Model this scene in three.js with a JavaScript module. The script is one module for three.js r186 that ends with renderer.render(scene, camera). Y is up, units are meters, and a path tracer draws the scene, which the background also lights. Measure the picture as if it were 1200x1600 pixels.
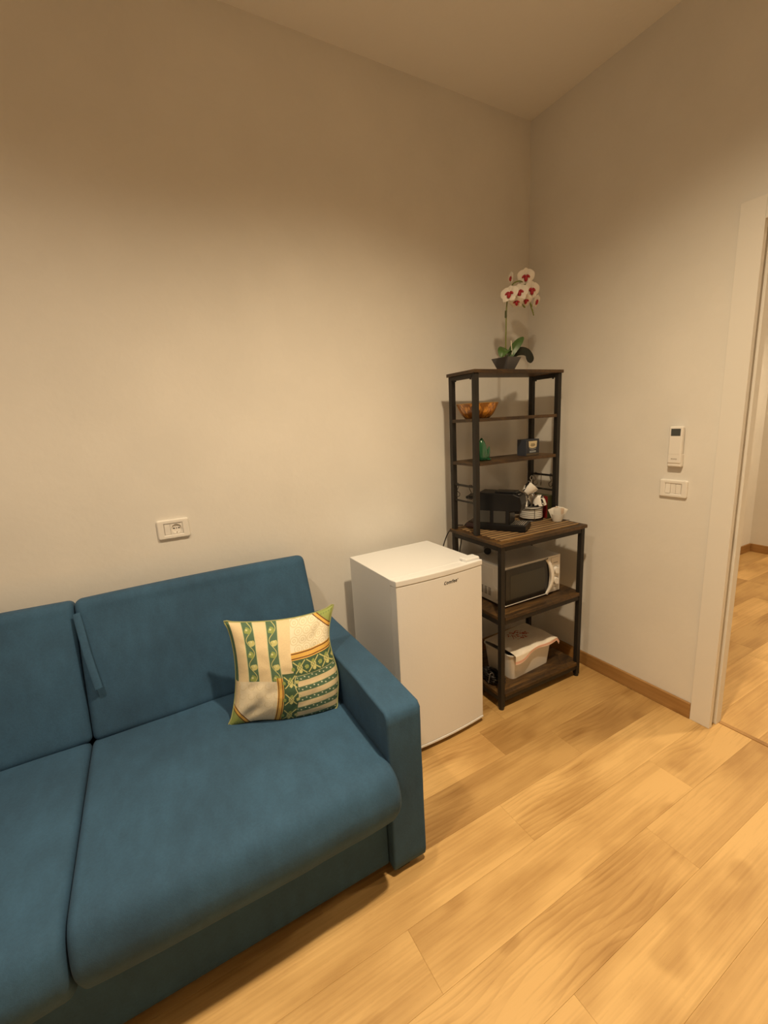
import * as THREE from 'three';
import { RoundedBoxGeometry } from 'three/addons/geometries/RoundedBoxGeometry.js';
import { TextGeometry } from 'three/addons/geometries/TextGeometry.js';
import { FontLoader } from 'three/addons/loaders/FontLoader.js';
import { mergeGeometries, mergeVertices } from 'three/addons/utils/BufferGeometryUtils.js';

// ---------------------------------------------------------------- camera, light, exposure
const scene = new THREE.Scene();
scene.background = new THREE.Color(0x000000);
const camera = new THREE.PerspectiveCamera(2 * Math.atan(800 / 679.6) * 180 / Math.PI, 3 / 4, 0.05, 30);
camera.rotation.order = 'YXZ';
camera.position.set(-2.1253, 1.4779, 1.9771);
camera.rotation.set(-0.2046, -0.4988, -0.0556);
scene.add(camera);
const renderer = new THREE.WebGLRenderer({ antialias: true });
renderer.toneMapping = THREE.LinearToneMapping;
renderer.toneMappingExposure = 1.03;
renderer.shadowMap.enabled = true;
const WARM = new THREE.Color().setRGB(1, 0.785, 0.50);
const CEIL = 3.04;
// ceiling downlights: position, size and strength (the fittings are built with them further down)
const LAMPS = [
  { p: [-1.3, CEIL, 1.4], power: 19 },
  { p: [-2.65, CEIL, 1.3], power: 8.4, color: [1, 0.81, 0.565] },
  { p: [1.05, 2.7, 1.575], power: 9.5 },
  { p: [2.86, 2.7, 1.05], power: 9 },  // added lamp, unseen, to brighten the back wall of the next room
];

// ---------------------------------------------------------------- small helpers
const V = (x, y, z) => new THREE.Vector3(x, y, z);
let rs = 12345;
const rnd = () => { rs = (rs * 1664525 + 1013904223) >>> 0; return rs / 4294967296; };
const rr = (a, b) => a + (b - a) * rnd();
const clamp = (x, a, b) => Math.min(b, Math.max(a, x));
const mix = (a, b, t) => a + (b - a) * t;
const sstep = (a, b, x) => { const t = clamp((x - a) / (b - a), 0, 1); return t * t * (3 - 2 * t); };
const hash = (i, j, s) => { let h = Math.imul(i, 374761393) ^ Math.imul(j, 668265263) ^ Math.imul(s, 974634541); h = Math.imul(h ^ (h >>> 13), 1274126177); return ((h ^ (h >>> 16)) >>> 0) / 4294967296; };
const wrap = (i, p) => ((i % p) + p) % p;
function pnoise(x, y, px, py, s = 1) {            // tileable value noise, 0..1
  const i = Math.floor(x), j = Math.floor(y), fx = x - i, fy = y - j;
  const u = fx * fx * (3 - 2 * fx), v = fy * fy * (3 - 2 * fy);
  const i0 = wrap(i, px), i1 = wrap(i + 1, px), j0 = wrap(j, py), j1 = wrap(j + 1, py);
  return mix(mix(hash(i0, j0, s), hash(i1, j0, s), u), mix(hash(i0, j1, s), hash(i1, j1, s), u), v);
}
function fbm(x, y, px, py, o, s = 1) { let a = 0, w = 0.5, t = 0; for (let k = 0; k < o; k++) { a += w * pnoise(x, y, px, py, s + k * 17); t += w; w *= 0.5; x *= 2; y *= 2; px *= 2; py *= 2; } return a / t; }
function makeTex(w, h, fn, srgb = true) {          // fn(u, v) -> [r, g, b] 0..1 in the space of the texture
  const d = new Uint8Array(w * h * 4);
  for (let j = 0; j < h; j++) for (let i = 0; i < w; i++) {
    const c = fn(i / w, j / h), k = (j * w + i) * 4;
    d[k] = clamp(c[0], 0, 1) * 255; d[k + 1] = clamp(c[1], 0, 1) * 255; d[k + 2] = clamp(c[2], 0, 1) * 255; d[k + 3] = 255;
  }
  const t = new THREE.DataTexture(d, w, h); t.wrapS = t.wrapT = THREE.RepeatWrapping; t.magFilter = THREE.LinearFilter; t.minFilter = THREE.LinearMipmapLinearFilter; t.generateMipmaps = true;
  if (srgb) t.colorSpace = THREE.SRGBColorSpace; t.needsUpdate = true; return t;
}
const rep = (t, sx, sy) => { const c = t.clone(); c.repeat.set(sx, sy); c.needsUpdate = true; return c; };
const lin = (r, g, b) => new THREE.Color().setRGB(r, g, b);
const std = (o) => new THREE.MeshStandardMaterial(o);
const phys = (o) => new THREE.MeshPhysicalMaterial(o);

function uvBox(g) {                                // uv in metres by the face direction
  const n = g.index ? g.toNonIndexed() : g, p = n.attributes.position, uv = new Float32Array(p.count * 2);
  const a = V(), b = V(), c = V();
  for (let i = 0; i < p.count; i += 3) {
    a.fromBufferAttribute(p, i); b.fromBufferAttribute(p, i + 1); c.fromBufferAttribute(p, i + 2);
    const nn = b.clone().sub(a).cross(c.clone().sub(a)), ax = Math.abs(nn.x), ay = Math.abs(nn.y), az = Math.abs(nn.z);
    [a, b, c].forEach((q, k) => { const [u, v] = ay >= ax && ay >= az ? [q.x, q.z] : ax >= az ? [q.z, q.y] : [q.x, q.y]; uv[(i + k) * 2] = u; uv[(i + k) * 2 + 1] = v; });
  }
  n.setAttribute('uv', new THREE.BufferAttribute(uv, 2)); return n;
}
function bx(w, h, d, x = 0, y = 0, z = 0, r = 0.0015, seg = 2) {   // rounded box, centre at x, z; base at y
  r = Math.min(r, w / 2.01, h / 2.01, d / 2.01);
  const g = uvBox(new RoundedBoxGeometry(w, h, d, seg, r)); g.translate(x, y + h / 2, z); return g;
}
const prep = (g) => { const n = g.index ? g.toNonIndexed() : g; for (const k of Object.keys(n.attributes)) if (!['position', 'normal', 'uv'].includes(k)) n.deleteAttribute(k); if (!n.attributes.uv) n.setAttribute('uv', new THREE.BufferAttribute(new Float32Array(n.attributes.position.count * 2), 2)); return n; };
const merge = (list) => mergeGeometries(list.map(prep));
const used = {};
function numbered(name) { used[name] = (used[name] ?? -1) + 1; return used[name] ? `${name}_${String(used[name]).padStart(3, '0')}` : name; }
function part(name, geos, mat, parent, label) {
  const g = Array.isArray(geos) ? (geos.length > 1 ? merge(geos) : geos[0]) : geos;
  const m = new THREE.Mesh(g, mat); m.castShadow = m.receiveShadow = true;
  if (parent) { const n = parent.children.filter((c) => c.name.replace(/_\d{3}$/, '') === name).length; m.name = n ? `${name}_${String(n).padStart(3, '0')}` : name; parent.add(m); } else { m.name = numbered(name); scene.add(m); }
  if (label) m.userData.label = label;
  return m;
}
function tag(o, label, category, group) { o.userData.label = label; o.userData.category = category; if (group) o.userData.group = group; return o; }
function thing(name, label, category, [x, y, z] = [0, 0, 0], turn = 0, group) {
  const o = new THREE.Group(); o.name = numbered(name); o.position.set(x, y, z); o.rotation.y = turn; scene.add(o); return tag(o, label, category, group);
}
function struct(name, geos, mat) { const m = part(name, geos, mat); m.name = name; m.userData.kind = 'structure'; return m; }
function tube(points, r, seg = 40, rad = 8, closed = false) { return new THREE.TubeGeometry(new THREE.CatmullRomCurve3(points, closed), seg, r, rad, closed); }
function rod(a, b, r, rad = 10) { const d = b.clone().sub(a), g = new THREE.CylinderGeometry(r, r, d.length(), rad); g.applyQuaternion(new THREE.Quaternion().setFromUnitVectors(V(0, 1, 0), d.clone().normalize())); const m = a.clone().add(b).multiplyScalar(0.5); g.translate(m.x, m.y, m.z); return g; }
const lathe = (pts, seg = 40) => new THREE.LatheGeometry(pts.map(([r, y]) => new THREE.Vector2(r, y)), seg);
const xf = (g, m) => { g.applyMatrix4(m); return g; };
const mat4 = (p, e, s = [1, 1, 1]) => new THREE.Matrix4().compose(V(...p), new THREE.Quaternion().setFromEuler(new THREE.Euler(...e)), V(...s));

// rounded convex outline: vertices [a, b, radius] -> evenly sampled points
function outline(poly, n = 96) {
  const pts = [], N = poly.length;
  for (let i = 0; i < N; i++) {
    const [px, py] = poly[(i + N - 1) % N], [x, y, r] = poly[i], [qx, qy] = poly[(i + 1) % N];
    let ax = px - x, ay = py - y, bX = qx - x, bY = qy - y; const la = Math.hypot(ax, ay), lb = Math.hypot(bX, bY); ax /= la; ay /= la; bX /= lb; bY /= lb;
    const ang = Math.acos(clamp(ax * bX + ay * bY, -1, 1)), t = Math.min(r / Math.tan(ang / 2), la * 0.48, lb * 0.48);
    const A = [x + ax * t, y + ay * t], B = [x + bX * t, y + bY * t];
    for (let k = 0; k <= 10; k++) { const s = k / 10; pts.push([(1 - s) ** 2 * A[0] + 2 * s * (1 - s) * x + s * s * B[0], (1 - s) ** 2 * A[1] + 2 * s * (1 - s) * y + s * s * B[1]]); }
  }
  const L = [0]; for (let i = 1; i <= pts.length; i++) { const a = pts[i - 1], b = pts[i % pts.length]; L.push(L[i - 1] + Math.hypot(a[0] - b[0], a[1] - b[1])); }
  const out = []; let k = 0; const T = L[pts.length];
  for (let i = 0; i < n; i++) { const s = T * i / n; while (L[k + 1] < s) k++; const f = (s - L[k]) / (L[k + 1] - L[k] || 1), a = pts[k % pts.length], b = pts[(k + 1) % pts.length]; out.push([mix(a[0], b[0], f), mix(a[1], b[1], f)]); }
  return { pts: out, len: T };
}
// an upholstered body: outline in (z, y) carried along x with soft ends; warp(p) may move each point
function upholster(poly, x0, x1, r, warp, nx = 36, n = 110) {
  const { pts, len } = outline(poly, n); let area = 0;
  for (let i = 0; i < n; i++) { const a = pts[i], b = pts[(i + 1) % n]; area += a[0] * b[1] - b[0] * a[1]; }
  const sg = area > 0 ? 1 : -1, nor = pts.map((_, i) => { const a = pts[(i + n - 1) % n], b = pts[(i + 1) % n], tx = b[0] - a[0], ty = b[1] - a[1], l = Math.hypot(tx, ty); return [ty / l * sg, -tx / l * sg]; });
  const c = pts.reduce((s, q) => [s[0] + q[0] / n, s[1] + q[1] / n], [0, 0]);
  const rows = []; for (let k = 0; k <= 6; k++) { const a = k / 6 * Math.PI / 2; rows.push([x0 + r * (1 - Math.cos(Math.PI / 2 - a) * 0 - Math.cos(a)), r * (1 - Math.sin(a))]); }
  for (let k = 1; k < nx; k++) rows.push([mix(x0 + r, x1 - r, k / nx), 0]);
  for (let k = 6; k >= 0; k--) { const a = k / 6 * Math.PI / 2; rows.push([x1 - r * (1 - Math.cos(a)), r * (1 - Math.sin(a))]); }
  const P = [], U = [], I = [];
  const add = (x, y, z, u, v) => { const p = V(x, y, z); if (warp) warp(p); P.push(p.x, p.y, p.z); U.push(u, v); };
  for (const [x, d] of rows) for (let i = 0; i <= n; i++) { const q = pts[i % n], m = nor[i % n]; add(x, q[1] - m[1] * d, q[0] - m[0] * d, x, i / n * len); }
  const W = n + 1;
  for (let k = 0; k < rows.length - 1; k++) for (let i = 0; i < n; i++) { const a = k * W + i, b = a + 1, e = a + W, f = e + 1; sg > 0 ? I.push(a, b, e, b, f, e) : I.push(a, e, b, b, e, f); }
  for (const [k, flip] of [[0, false], [rows.length - 1, true]]) {
    const [x, d] = rows[k], base = P.length / 3; add(x, c[1], c[0], c[0], c[1]);
    for (let i = 0; i < n; i++) { const q = pts[i], m = nor[i]; add(x, q[1] - m[1] * d, q[0] - m[0] * d, q[0], q[1]); }
    for (let i = 0; i < n; i++) { const a = base + 1 + i, b = base + 1 + (i + 1) % n; (flip !== (sg > 0)) ? I.push(base, b, a) : I.push(base, a, b); }
  }
  const g = new THREE.BufferGeometry(); g.setAttribute('position', new THREE.Float32BufferAttribute(P, 3)); g.setAttribute('uv', new THREE.Float32BufferAttribute(U, 2)); g.setIndex(I); g.computeVertexNormals(); return g;
}

// ---------------------------------------------------------------- textures and materials
const plaster = makeTex(512, 512, (u, v) => { const a = fbm(u * 24, v * 24, 24, 24, 4, 3); return [a, a, a]; }, false);
const wallMottle = makeTex(256, 256, (u, v) => { const a = 0.975 + 0.05 * (fbm(u * 5, v * 5, 5, 5, 4, 8) - 0.5); return [a, a, a]; });
const M = {};
M.wall = std({ color: lin(0.83, 0.805, 0.765), map: rep(wallMottle, 0.7, 0.7), bumpMap: rep(plaster, 2, 2), bumpScale: 0.0005, roughness: 0.82 });
M.ceiling = std({ color: lin(0.84, 0.815, 0.78), bumpMap: rep(plaster, 2, 2), bumpScale: 0.0008, roughness: 0.9 });
M.casing = std({ color: lin(0.80, 0.775, 0.735), roughness: 0.5 });
M.socket = std({ color: lin(0.83, 0.80, 0.76), roughness: 0.4 });
M.slot = std({ color: lin(0.10, 0.085, 0.07), roughness: 0.8 });
M.black = std({ color: lin(0.012, 0.012, 0.013), roughness: 0.35 });
M.blackMatte = std({ color: lin(0.014, 0.013, 0.012), roughness: 0.6 });

function oakFn(u, v) {
  const wob = fbm(u * 3, v * 2, 3, 2, 3, 21), wob2 = fbm(u * 8, v * 6, 8, 6, 3, 23);
  const f = v * 30 + wob * 8 + wob2 * 2.2, ring = f - Math.floor(f), line = Math.pow(ring, 3) * (1 - sstep(0.93, 1, ring));
  const cath = sstep(0.50, 0.72, fbm(u * 4, v * 5, 4, 5, 2, 29));
  const streak = fbm(u * 5, v * 110, 5, 110, 3, 31), pore = pnoise(u * 90, v * 420, 90, 420, 37);
  const patch = fbm(u * 4, v * 5, 4, 5, 3, 41);
  const cloud = fbm(u * 9, v * 7, 9, 7, 4, 43), knot = sstep(0.74, 0.86, fbm(u * 11, v * 6, 11, 6, 2, 47));
  let t = 0.20 + 0.34 * (streak - 0.5) + line * (0.02 + 0.23 * cath) + 0.70 * (patch - 0.5) + 0.80 * (cloud - 0.5) + 0.30 * knot + (pore > 0.88 ? 0.08 : 0);
  t = clamp(t, 0, 1);
  return [mix(0.895, 0.62, t), mix(0.755, 0.465, t), mix(0.525, 0.26, t)];
}
const oak = makeTex(2048, 512, oakFn);
const oakBump = makeTex(1024, 512, (u, v) => { const a = 0.6 * fbm(u * 6, v * 120, 6, 120, 3, 31) + 0.4 * pnoise(u * 60, v * 260, 60, 260, 37); return [a, a, a]; }, false);
M.planks = [[0.95, 0.915, 0.84], [0.88, 0.83, 0.74], [0.92, 0.875, 0.79], [0.70, 0.635, 0.53]].map((c) => std({ color: lin(...c), map: oak, bumpMap: oakBump, bumpScale: 0.0003, roughness: 0.5 }));  // last tone: darker oak that also carries shade beside the rack
M.oakTrim = std({ color: lin(0.56, 0.46, 0.36), map: oak, roughness: 0.5 });
M.screed = std({ color: lin(0.16, 0.11, 0.07), roughness: 0.9 });

const rustic = makeTex(1024, 512, (u, v) => {
  const st = fbm(u * 5, v * 60, 5, 60, 4, 51), big = fbm(u * 3, v * 4, 3, 4, 4, 53), f = v * 14 + fbm(u * 4, v * 2, 4, 2, 3, 55) * 7, ring = Math.pow(f - Math.floor(f), 2.5);
  const t = clamp(0.5 + 0.9 * (st - 0.5) + 0.9 * (big - 0.5) - 0.28 * ring, 0, 1);
  return [mix(0.18, 0.46, t), mix(0.125, 0.335, t), mix(0.07, 0.175, t)];
});
M.rustic = std({ map: rep(rustic, 1.4, 1.6), roughness: 0.5, bumpMap: rep(rustic, 1.4, 1.6), bumpScale: 0.0003 });
M.rackMetal = std({ color: lin(0.017, 0.0145, 0.013), roughness: 0.55, metalness: 0.2 });

const weave = makeTex(512, 512, (u, v) => { const a = 0.5 * pnoise(u * 256, v * 256, 256, 256, 61) + 0.5 * fbm(u * 40, v * 40, 40, 40, 3, 63); return [a, a, a]; }, false);
const nap = makeTex(512, 512, (u, v) => { const t = 0.55 * fbm(u * 4, v * 4, 4, 4, 4, 71) + 0.30 * fbm(u * 30, v * 14, 30, 14, 3, 73) + 0.15 * pnoise(u * 200, v * 200, 200, 200, 75), s = 0.80 + 0.40 * (t - 0.0) - 0.0; return [s * 0.86, s * 0.86, s * 0.86]; });
M.velvet = phys({ color: lin(0.041, 0.118, 0.224), map: rep(nap, 1.3, 1.3), bumpMap: rep(weave, 6, 6), bumpScale: 0.0005, roughness: 0.88, sheen: 0.16, sheenRoughness: 0.4, sheenColor: lin(0.30, 0.28, 0.26) });
M.fridge = phys({ color: lin(0.80, 0.815, 0.84), roughness: 0.38, clearcoat: 0.25, clearcoatRoughness: 0.3, bumpMap: rep(plaster, 5, 5), bumpScale: 0.0002 });
M.fridgeSide = M.fridge;
M.gasket = std({ color: lin(0.72, 0.72, 0.72), roughness: 0.7 });
M.ink = std({ color: lin(0.02, 0.018, 0.016), roughness: 0.5 });
M.whitePlastic = std({ color: lin(0.78, 0.755, 0.72), roughness: 0.38 });
M.greyPlastic = std({ color: lin(0.30, 0.29, 0.28), roughness: 0.4 });
M.ceramic = phys({ color: lin(0.85, 0.83, 0.80), roughness: 0.18, clearcoat: 0.6, clearcoatRoughness: 0.08 });
M.chrome = std({ color: lin(0.62, 0.60, 0.57), metalness: 1, roughness: 0.18 });
M.wire = std({ color: lin(0.12, 0.11, 0.10), metalness: 0.8, roughness: 0.35 });

// ---------------------------------------------------------------- room shell
const XL = -4.0, ZB = 3.4, T = 0.085, HX = 3.1;
const D0 = 1.128, D1 = 1.93, DH = 2.13;
const box = (x0, x1, y0, y1, z0, z1) => { const g = new THREE.BoxGeometry(x1 - x0, y1 - y0, z1 - z0); g.translate((x0 + x1) / 2, (y0 + y1) / 2, (z0 + z1) / 2); return uvBox(g); };
struct('wall_back', box(XL - T, T, -0.1, CEIL + 0.1, -T, 0), M.wall);
struct('wall_right', [box(0, T, -0.1, CEIL + 0.1, 0, D0 - 0.045), box(0, T, DH + 0.02, CEIL + 0.1, D0 - 0.045, D1 + 0.02), box(0, T, -0.1, CEIL + 0.1, D1 + 0.02, ZB)], M.wall);
struct('wall_left', box(XL - T, XL, -0.1, CEIL + 0.1, 0, ZB), M.wall);
struct('wall_front', box(XL - T, T, -0.1, CEIL + 0.1, ZB, ZB + T), M.wall);
struct('ceiling', box(XL - T, T, CEIL, CEIL + 0.1, -T, ZB + T), M.ceiling);
struct('wall_hall_back', box(T, HX + T, -0.1, 2.8, 0.05 - T, 0.05), M.wall);
struct('wall_hall_far', box(HX, HX + T, -0.1, 2.8, 0.05, 2.6), M.wall);
struct('wall_hall_front', box(T, HX + T, -0.1, 2.8, 2.6, 2.6 + T), M.wall);
struct('ceiling_hall', box(T, HX + T, 2.7, 2.8, 0.05 - T, 2.6 + T), M.ceiling);

// the oak floor: a screed carrying planks laid along x, each plank a piece of its own
const floor = struct('floor', box(XL, 0.09, -0.06, -0.011, 0, ZB), M.screed);
function plankGeo(x0, x1, z0, z1) {
  const c = 0.0005, g0 = 0.00015, y = 0, yb = -0.010, ou = rnd() * 3, ov = Math.floor(rnd() * 3) * 0.2 + rnd() * 0.05, P = [], U = [];
  const X0 = x0 + g0, X1 = x1 - g0, Z0 = z0 + g0, Z1 = z1 - g0;
  const quad = (a, b, d, e) => { for (const q of [a, b, d, a, d, e]) { P.push(...q); U.push((q[0] + ou) / 2.4, (q[2] + ov) / 0.6); } };
  const t = [[X0 + c, y, Z0 + c], [X0 + c, y, Z1 - c], [X1 - c, y, Z1 - c], [X1 - c, y, Z0 + c]], s = [[X0, y - c, Z0], [X0, y - c, Z1], [X1, y - c, Z1], [X1, y - c, Z0]], b = s.map(([x, , z]) => [x, yb, z]);
  quad(...t); for (let i = 0; i < 4; i++) { const j = (i + 1) % 4; quad(t[i], s[i], s[j], t[j]); quad(s[i], b[i], b[j], s[j]); }
  const g = new THREE.BufferGeometry(); g.setAttribute('position', new THREE.Float32BufferAttribute(P, 3)); g.setAttribute('uv', new THREE.Float32BufferAttribute(U, 2)); g.computeVertexNormals(); return g;
}
function layPlanks(parent, xa, xb, za, zb, zRef, joints) {
  const W = 0.1735, L = 1.22; let k0 = Math.floor((za - zRef) / W), tone = 0;
  for (let k = k0; zRef + k * W < zb; k++) {
    const z0 = Math.max(za, zRef + k * W), z1 = Math.min(zb, zRef + (k + 1) * W); if (z1 - z0 < 0.004) continue;
    let x = (joints[k] ?? rr(xa, xa + L)); while (x > xa) x -= L;
    for (; x < xb; x += L) { const a = Math.max(xa, x), b = Math.min(xb, x + L); if (b - a < 0.01) continue; tone = k < 0 && rnd() < 0.85 ? 3 : (tone + 1 + Math.floor(rnd() * 2)) % 3; part('plank', plankGeo(a, b, z0, z1), M.planks[tone], parent); }  // back rows mostly darkest: partly darker oak, partly shade put into the colour
  }
}
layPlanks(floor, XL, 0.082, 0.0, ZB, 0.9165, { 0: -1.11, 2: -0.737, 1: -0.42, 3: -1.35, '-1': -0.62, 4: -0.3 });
const hallFloor = struct('floor_hall', box(0.09, HX, -0.06, -0.011, 0.05, 2.6), M.screed);
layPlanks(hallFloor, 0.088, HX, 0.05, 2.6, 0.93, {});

// skirting boards
const bb = (x0, x1, z0, z1) => { const g = new RoundedBoxGeometry(Math.abs(x1 - x0), 0.08, Math.abs(z1 - z0), 2, 0.004); g.translate((x0 + x1) / 2, 0.04, (z0 + z1) / 2); const n = uvBox(g), p = n.attributes.position, uv = n.attributes.uv; for (let i = 0; i < p.count; i++) uv.setXY(i, (Math.abs(x1 - x0) > Math.abs(z1 - z0) ? p.getX(i) : p.getZ(i)) / 2.4, (p.getY(i) + 0.2) / 0.6); return n; };
struct('baseboard_right', bb(-0.014, 0, 0.014, 1.044), M.oakTrim);
struct('baseboard_back', bb(XL, 0, 0, 0.014), M.oakTrim);
struct('baseboard_hall_back', bb(T, HX, 0.05, 0.064), M.oakTrim);
struct('baseboard_hall_far', bb(HX - 0.014, HX, 0.064, 2.6), M.oakTrim);

// pocket-door frame: casing on the room side, lining with the slot the door slides in
const R3 = (x0, x1, y0, y1, z0, z1, r = 0.002) => { const g = new RoundedBoxGeometry(x1 - x0, y1 - y0, z1 - z0, 2, r); g.translate((x0 + x1) / 2, (y0 + y1) / 2, (z0 + z1) / 2); return uvBox(g); };
struct('trim_1', [R3(-0.012, 0.0, 0, 2.209, 1.045, D0), R3(-0.0121, 0.013, 0, DH, D0 - 0.016, D0 + 0.0005)], M.casing);
struct('trim_2', [R3(-0.012, 0.0, DH - 0.002, 2.209, D0, D1 + 0.083)], M.casing);
struct('trim_3', [R3(-0.012, 0.0, 0, DH, D1, D1 + 0.083)], M.casing);
struct('trim_4', [R3(0.047, 0.090, 0, DH, D0 - 0.03, D0 + 0.003)], M.casing);
struct('trim_5', [R3(0.0, T, DH - 0.002, DH + 0.02, D0, D1), R3(0.0, T, 0, DH, D1, D1 + 0.02)], M.casing);
struct('trim_6', [box(0.012, 0.050, 0, DH, D0 - 0.045, D0 - 0.019)], M.casing);
struct('trim_7', [R3(0.070, 0.092, -0.004, 0.0035, D0 + 0.0035, D1, 0.0015)], M.oakTrim);
const latch = part('latch_plate', R3(0.018, 0.040, 0.855, 0.905, D0 - 0.0195, D0 - 0.016, 0.001), M.black); tag(latch, 'small dark latch plate in the slot of the white door frame', 'latch');

// ---------------------------------------------------------------- downlights
LAMPS.forEach(({ p, power, color }, i) => {
  const t = thing('ceiling_downlight', ['round white ceiling downlight above the mini fridge', 'round white ceiling downlight above the blue sofa', 'round white ceiling downlight in the next room near the doorway', 'round white ceiling downlight, unseen, added to brighten the next room'][i], 'ceiling light', [p[0], p[1] - 0.03, p[2]]);
  part('ring', lathe([[0.062, 0.03], [0.085, 0.03], [0.085, 0.008], [0.080, 0.0], [0.066, 0.0], [0.062, 0.004], [0.062, 0.03]], 48), M.casing, t);
  const dg = new THREE.CylinderGeometry(0.0615, 0.0615, 0.004, 48); dg.translate(0, 0.012, 0);
  part('diffuser', dg, std({ color: lin(0.8, 0.78, 0.74), emissive: WARM, emissiveIntensity: 6 }), t);
  const l = new THREE.SpotLight(color ? new THREE.Color().setRGB(...color) : WARM, power, 0, 70 * Math.PI / 180, 1, 2); l.position.set(p[0], p[1] - 0.034, p[2]); l.target.position.set(p[0], 0, p[2]); l.castShadow = true; l.shadow.radius = 2.5; l.shadow.mapSize.set(2048, 2048); scene.add(l, l.target);
});

// ---------------------------------------------------------------- sofa
{
  const s = thing('sofa', 'dark blue velvet two-seat sofa bed with square arms against the back wall', 'sofa', [-2.424, 0, 0.5]);
  const O = (g) => { g.translate(2.424, 0, -0.5); return g; };
  const bump = (p, sx, sy, amp, seed) => amp * (fbm(p.x * sx + 20, p.z * sy + p.y * sy + 20, 997, 997, 3, seed) - 0.5);
  const armPoly = [[0.10, 0.025, 0.012], [0.10, 0.622, 0.03], [0.74, 0.621, 0.2], [0.943, 0.607, 0.016], [0.945, 0.025, 0.01]];
  for (const [a, b, k] of [[-1.595, -1.469, 1], [-3.371, -3.245, 2]]) part('arm', O(upholster(armPoly, a, b, 0.008, (p) => { p.x += bump(p, 3, 5, 0.006, 81 + k); p.z += p.z > 0.85 ? bump(p, 9, 9, 0.006, 83) : 0; })), M.velvet, s);
  part('base_panel', O(upholster([[0.12, 0.028, 0.01], [0.12, 0.25, 0.01], [0.914, 0.25, 0.01], [0.914, 0.028, 0.01]], -3.243, -1.597, 0.008)), M.velvet, s);
  part('back_frame', O(upholster([[0.045, 0.03, 0.01], [0.045, 0.56, 0.02], [0.13, 0.56, 0.02], [0.13, 0.03, 0.01]], -3.24, -1.60, 0.01)), M.velvet, s);
  const seatPoly = [[0.30, 0.255, 0.03], [0.27, 0.445, 0.04], [0.60, 0.452, 0.3], [0.985, 0.445, 0.13], [1.018, 0.345, 0.09], [0.972, 0.262, 0.02]];
  for (const [a, b, k] of [[-2.419, -1.589, 0], [-3.25, -2.421, 1]]) part('seat_cushion', O(upholster(seatPoly, a, b, 0.022, (p) => {
    const q = clamp((p.x - a) / (b - a), 0, 1) * 2 - 1, e = 1 - q * q, z = clamp((p.z - 0.3) / 0.6, 0, 1);
    if (p.y > 0.35) p.y += 0.012 * Math.sqrt(Math.max(e, 0)) + bump(p, 3, 3, 0.012, 91 + k);
    if (p.z > 0.85) p.z += 0.012 * Math.pow(Math.max(e, 0), 0.6) + bump(p, 5, 3, 0.008, 93 + k);
    if (p.z > 0.95 && k === 0 && q > 0.6) p.x += 0.004 * (q - 0.6) / 0.4 * sstep(0.95, 1.0, p.z);
  }, 44, 130)), M.velvet, s);
  const backPoly = [[0.13, 0.44, 0.02], [0.075, 0.895, 0.025], [0.155, 0.915, 0.04], [0.235, 0.72, 0.2], [0.325, 0.44, 0.03]];
  for (const [a, b, k] of [[-2.412, -1.553, 0], [-3.27, -2.414, 1]]) part('back_cushion', O(upholster(backPoly, a, b, 0.022, (p) => {
    const q = clamp((p.x - a) / (b - a), 0, 1) * 2 - 1, e = Math.max(1 - q * q, 0);
    if (p.z > 0.12) p.z += 0.014 * Math.sqrt(e) * sstep(0.40, 0.6, p.y) + bump(p, 4, 4, 0.01, 95 + k);
    if (p.y > 0.88) p.y += 0.006 * e;
    const fit = 1 - sstep(0.61, 0.66, p.y); if (k === 0 && p.x > -1.70) p.x -= fit * 0.046 * sstep(-1.70, -1.60, p.x);
    if (k === 1 && p.x < -3.12) p.x += fit * 0.026;
  }, 44, 130)), M.velvet, s);
  // the piped edge strip that hangs loose in front of the gap between the back cushions
  const pth = new THREE.CatmullRomCurve3([V(-2.405, 0.875, 0.185), V(-2.397, 0.82, 0.218), V(-2.388, 0.75, 0.252), V(-2.376, 0.68, 0.285), V(-2.368, 0.632, 0.302)]);
  const shp = new THREE.Shape(); shp.absellipse(0, 0, 0.012, 0.0045, 0, Math.PI * 2);
  const fl = new THREE.ExtrudeGeometry(shp, { steps: 30, extrudePath: pth, curveSegments: 10 });
  part('edge_strip', O(uvBox(fl)), M.velvet, s, 'loose narrow strip of blue velvet between the back cushions');
  for (const [x, z] of [[-1.55, 0.90], [-1.55, 0.2], [-3.3, 0.90], [-3.3, 0.2]]) part('foot', O(bx(0.05, 0.027, 0.05, x, 0, z, 0.004)), M.blackMatte, s);
}

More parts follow.
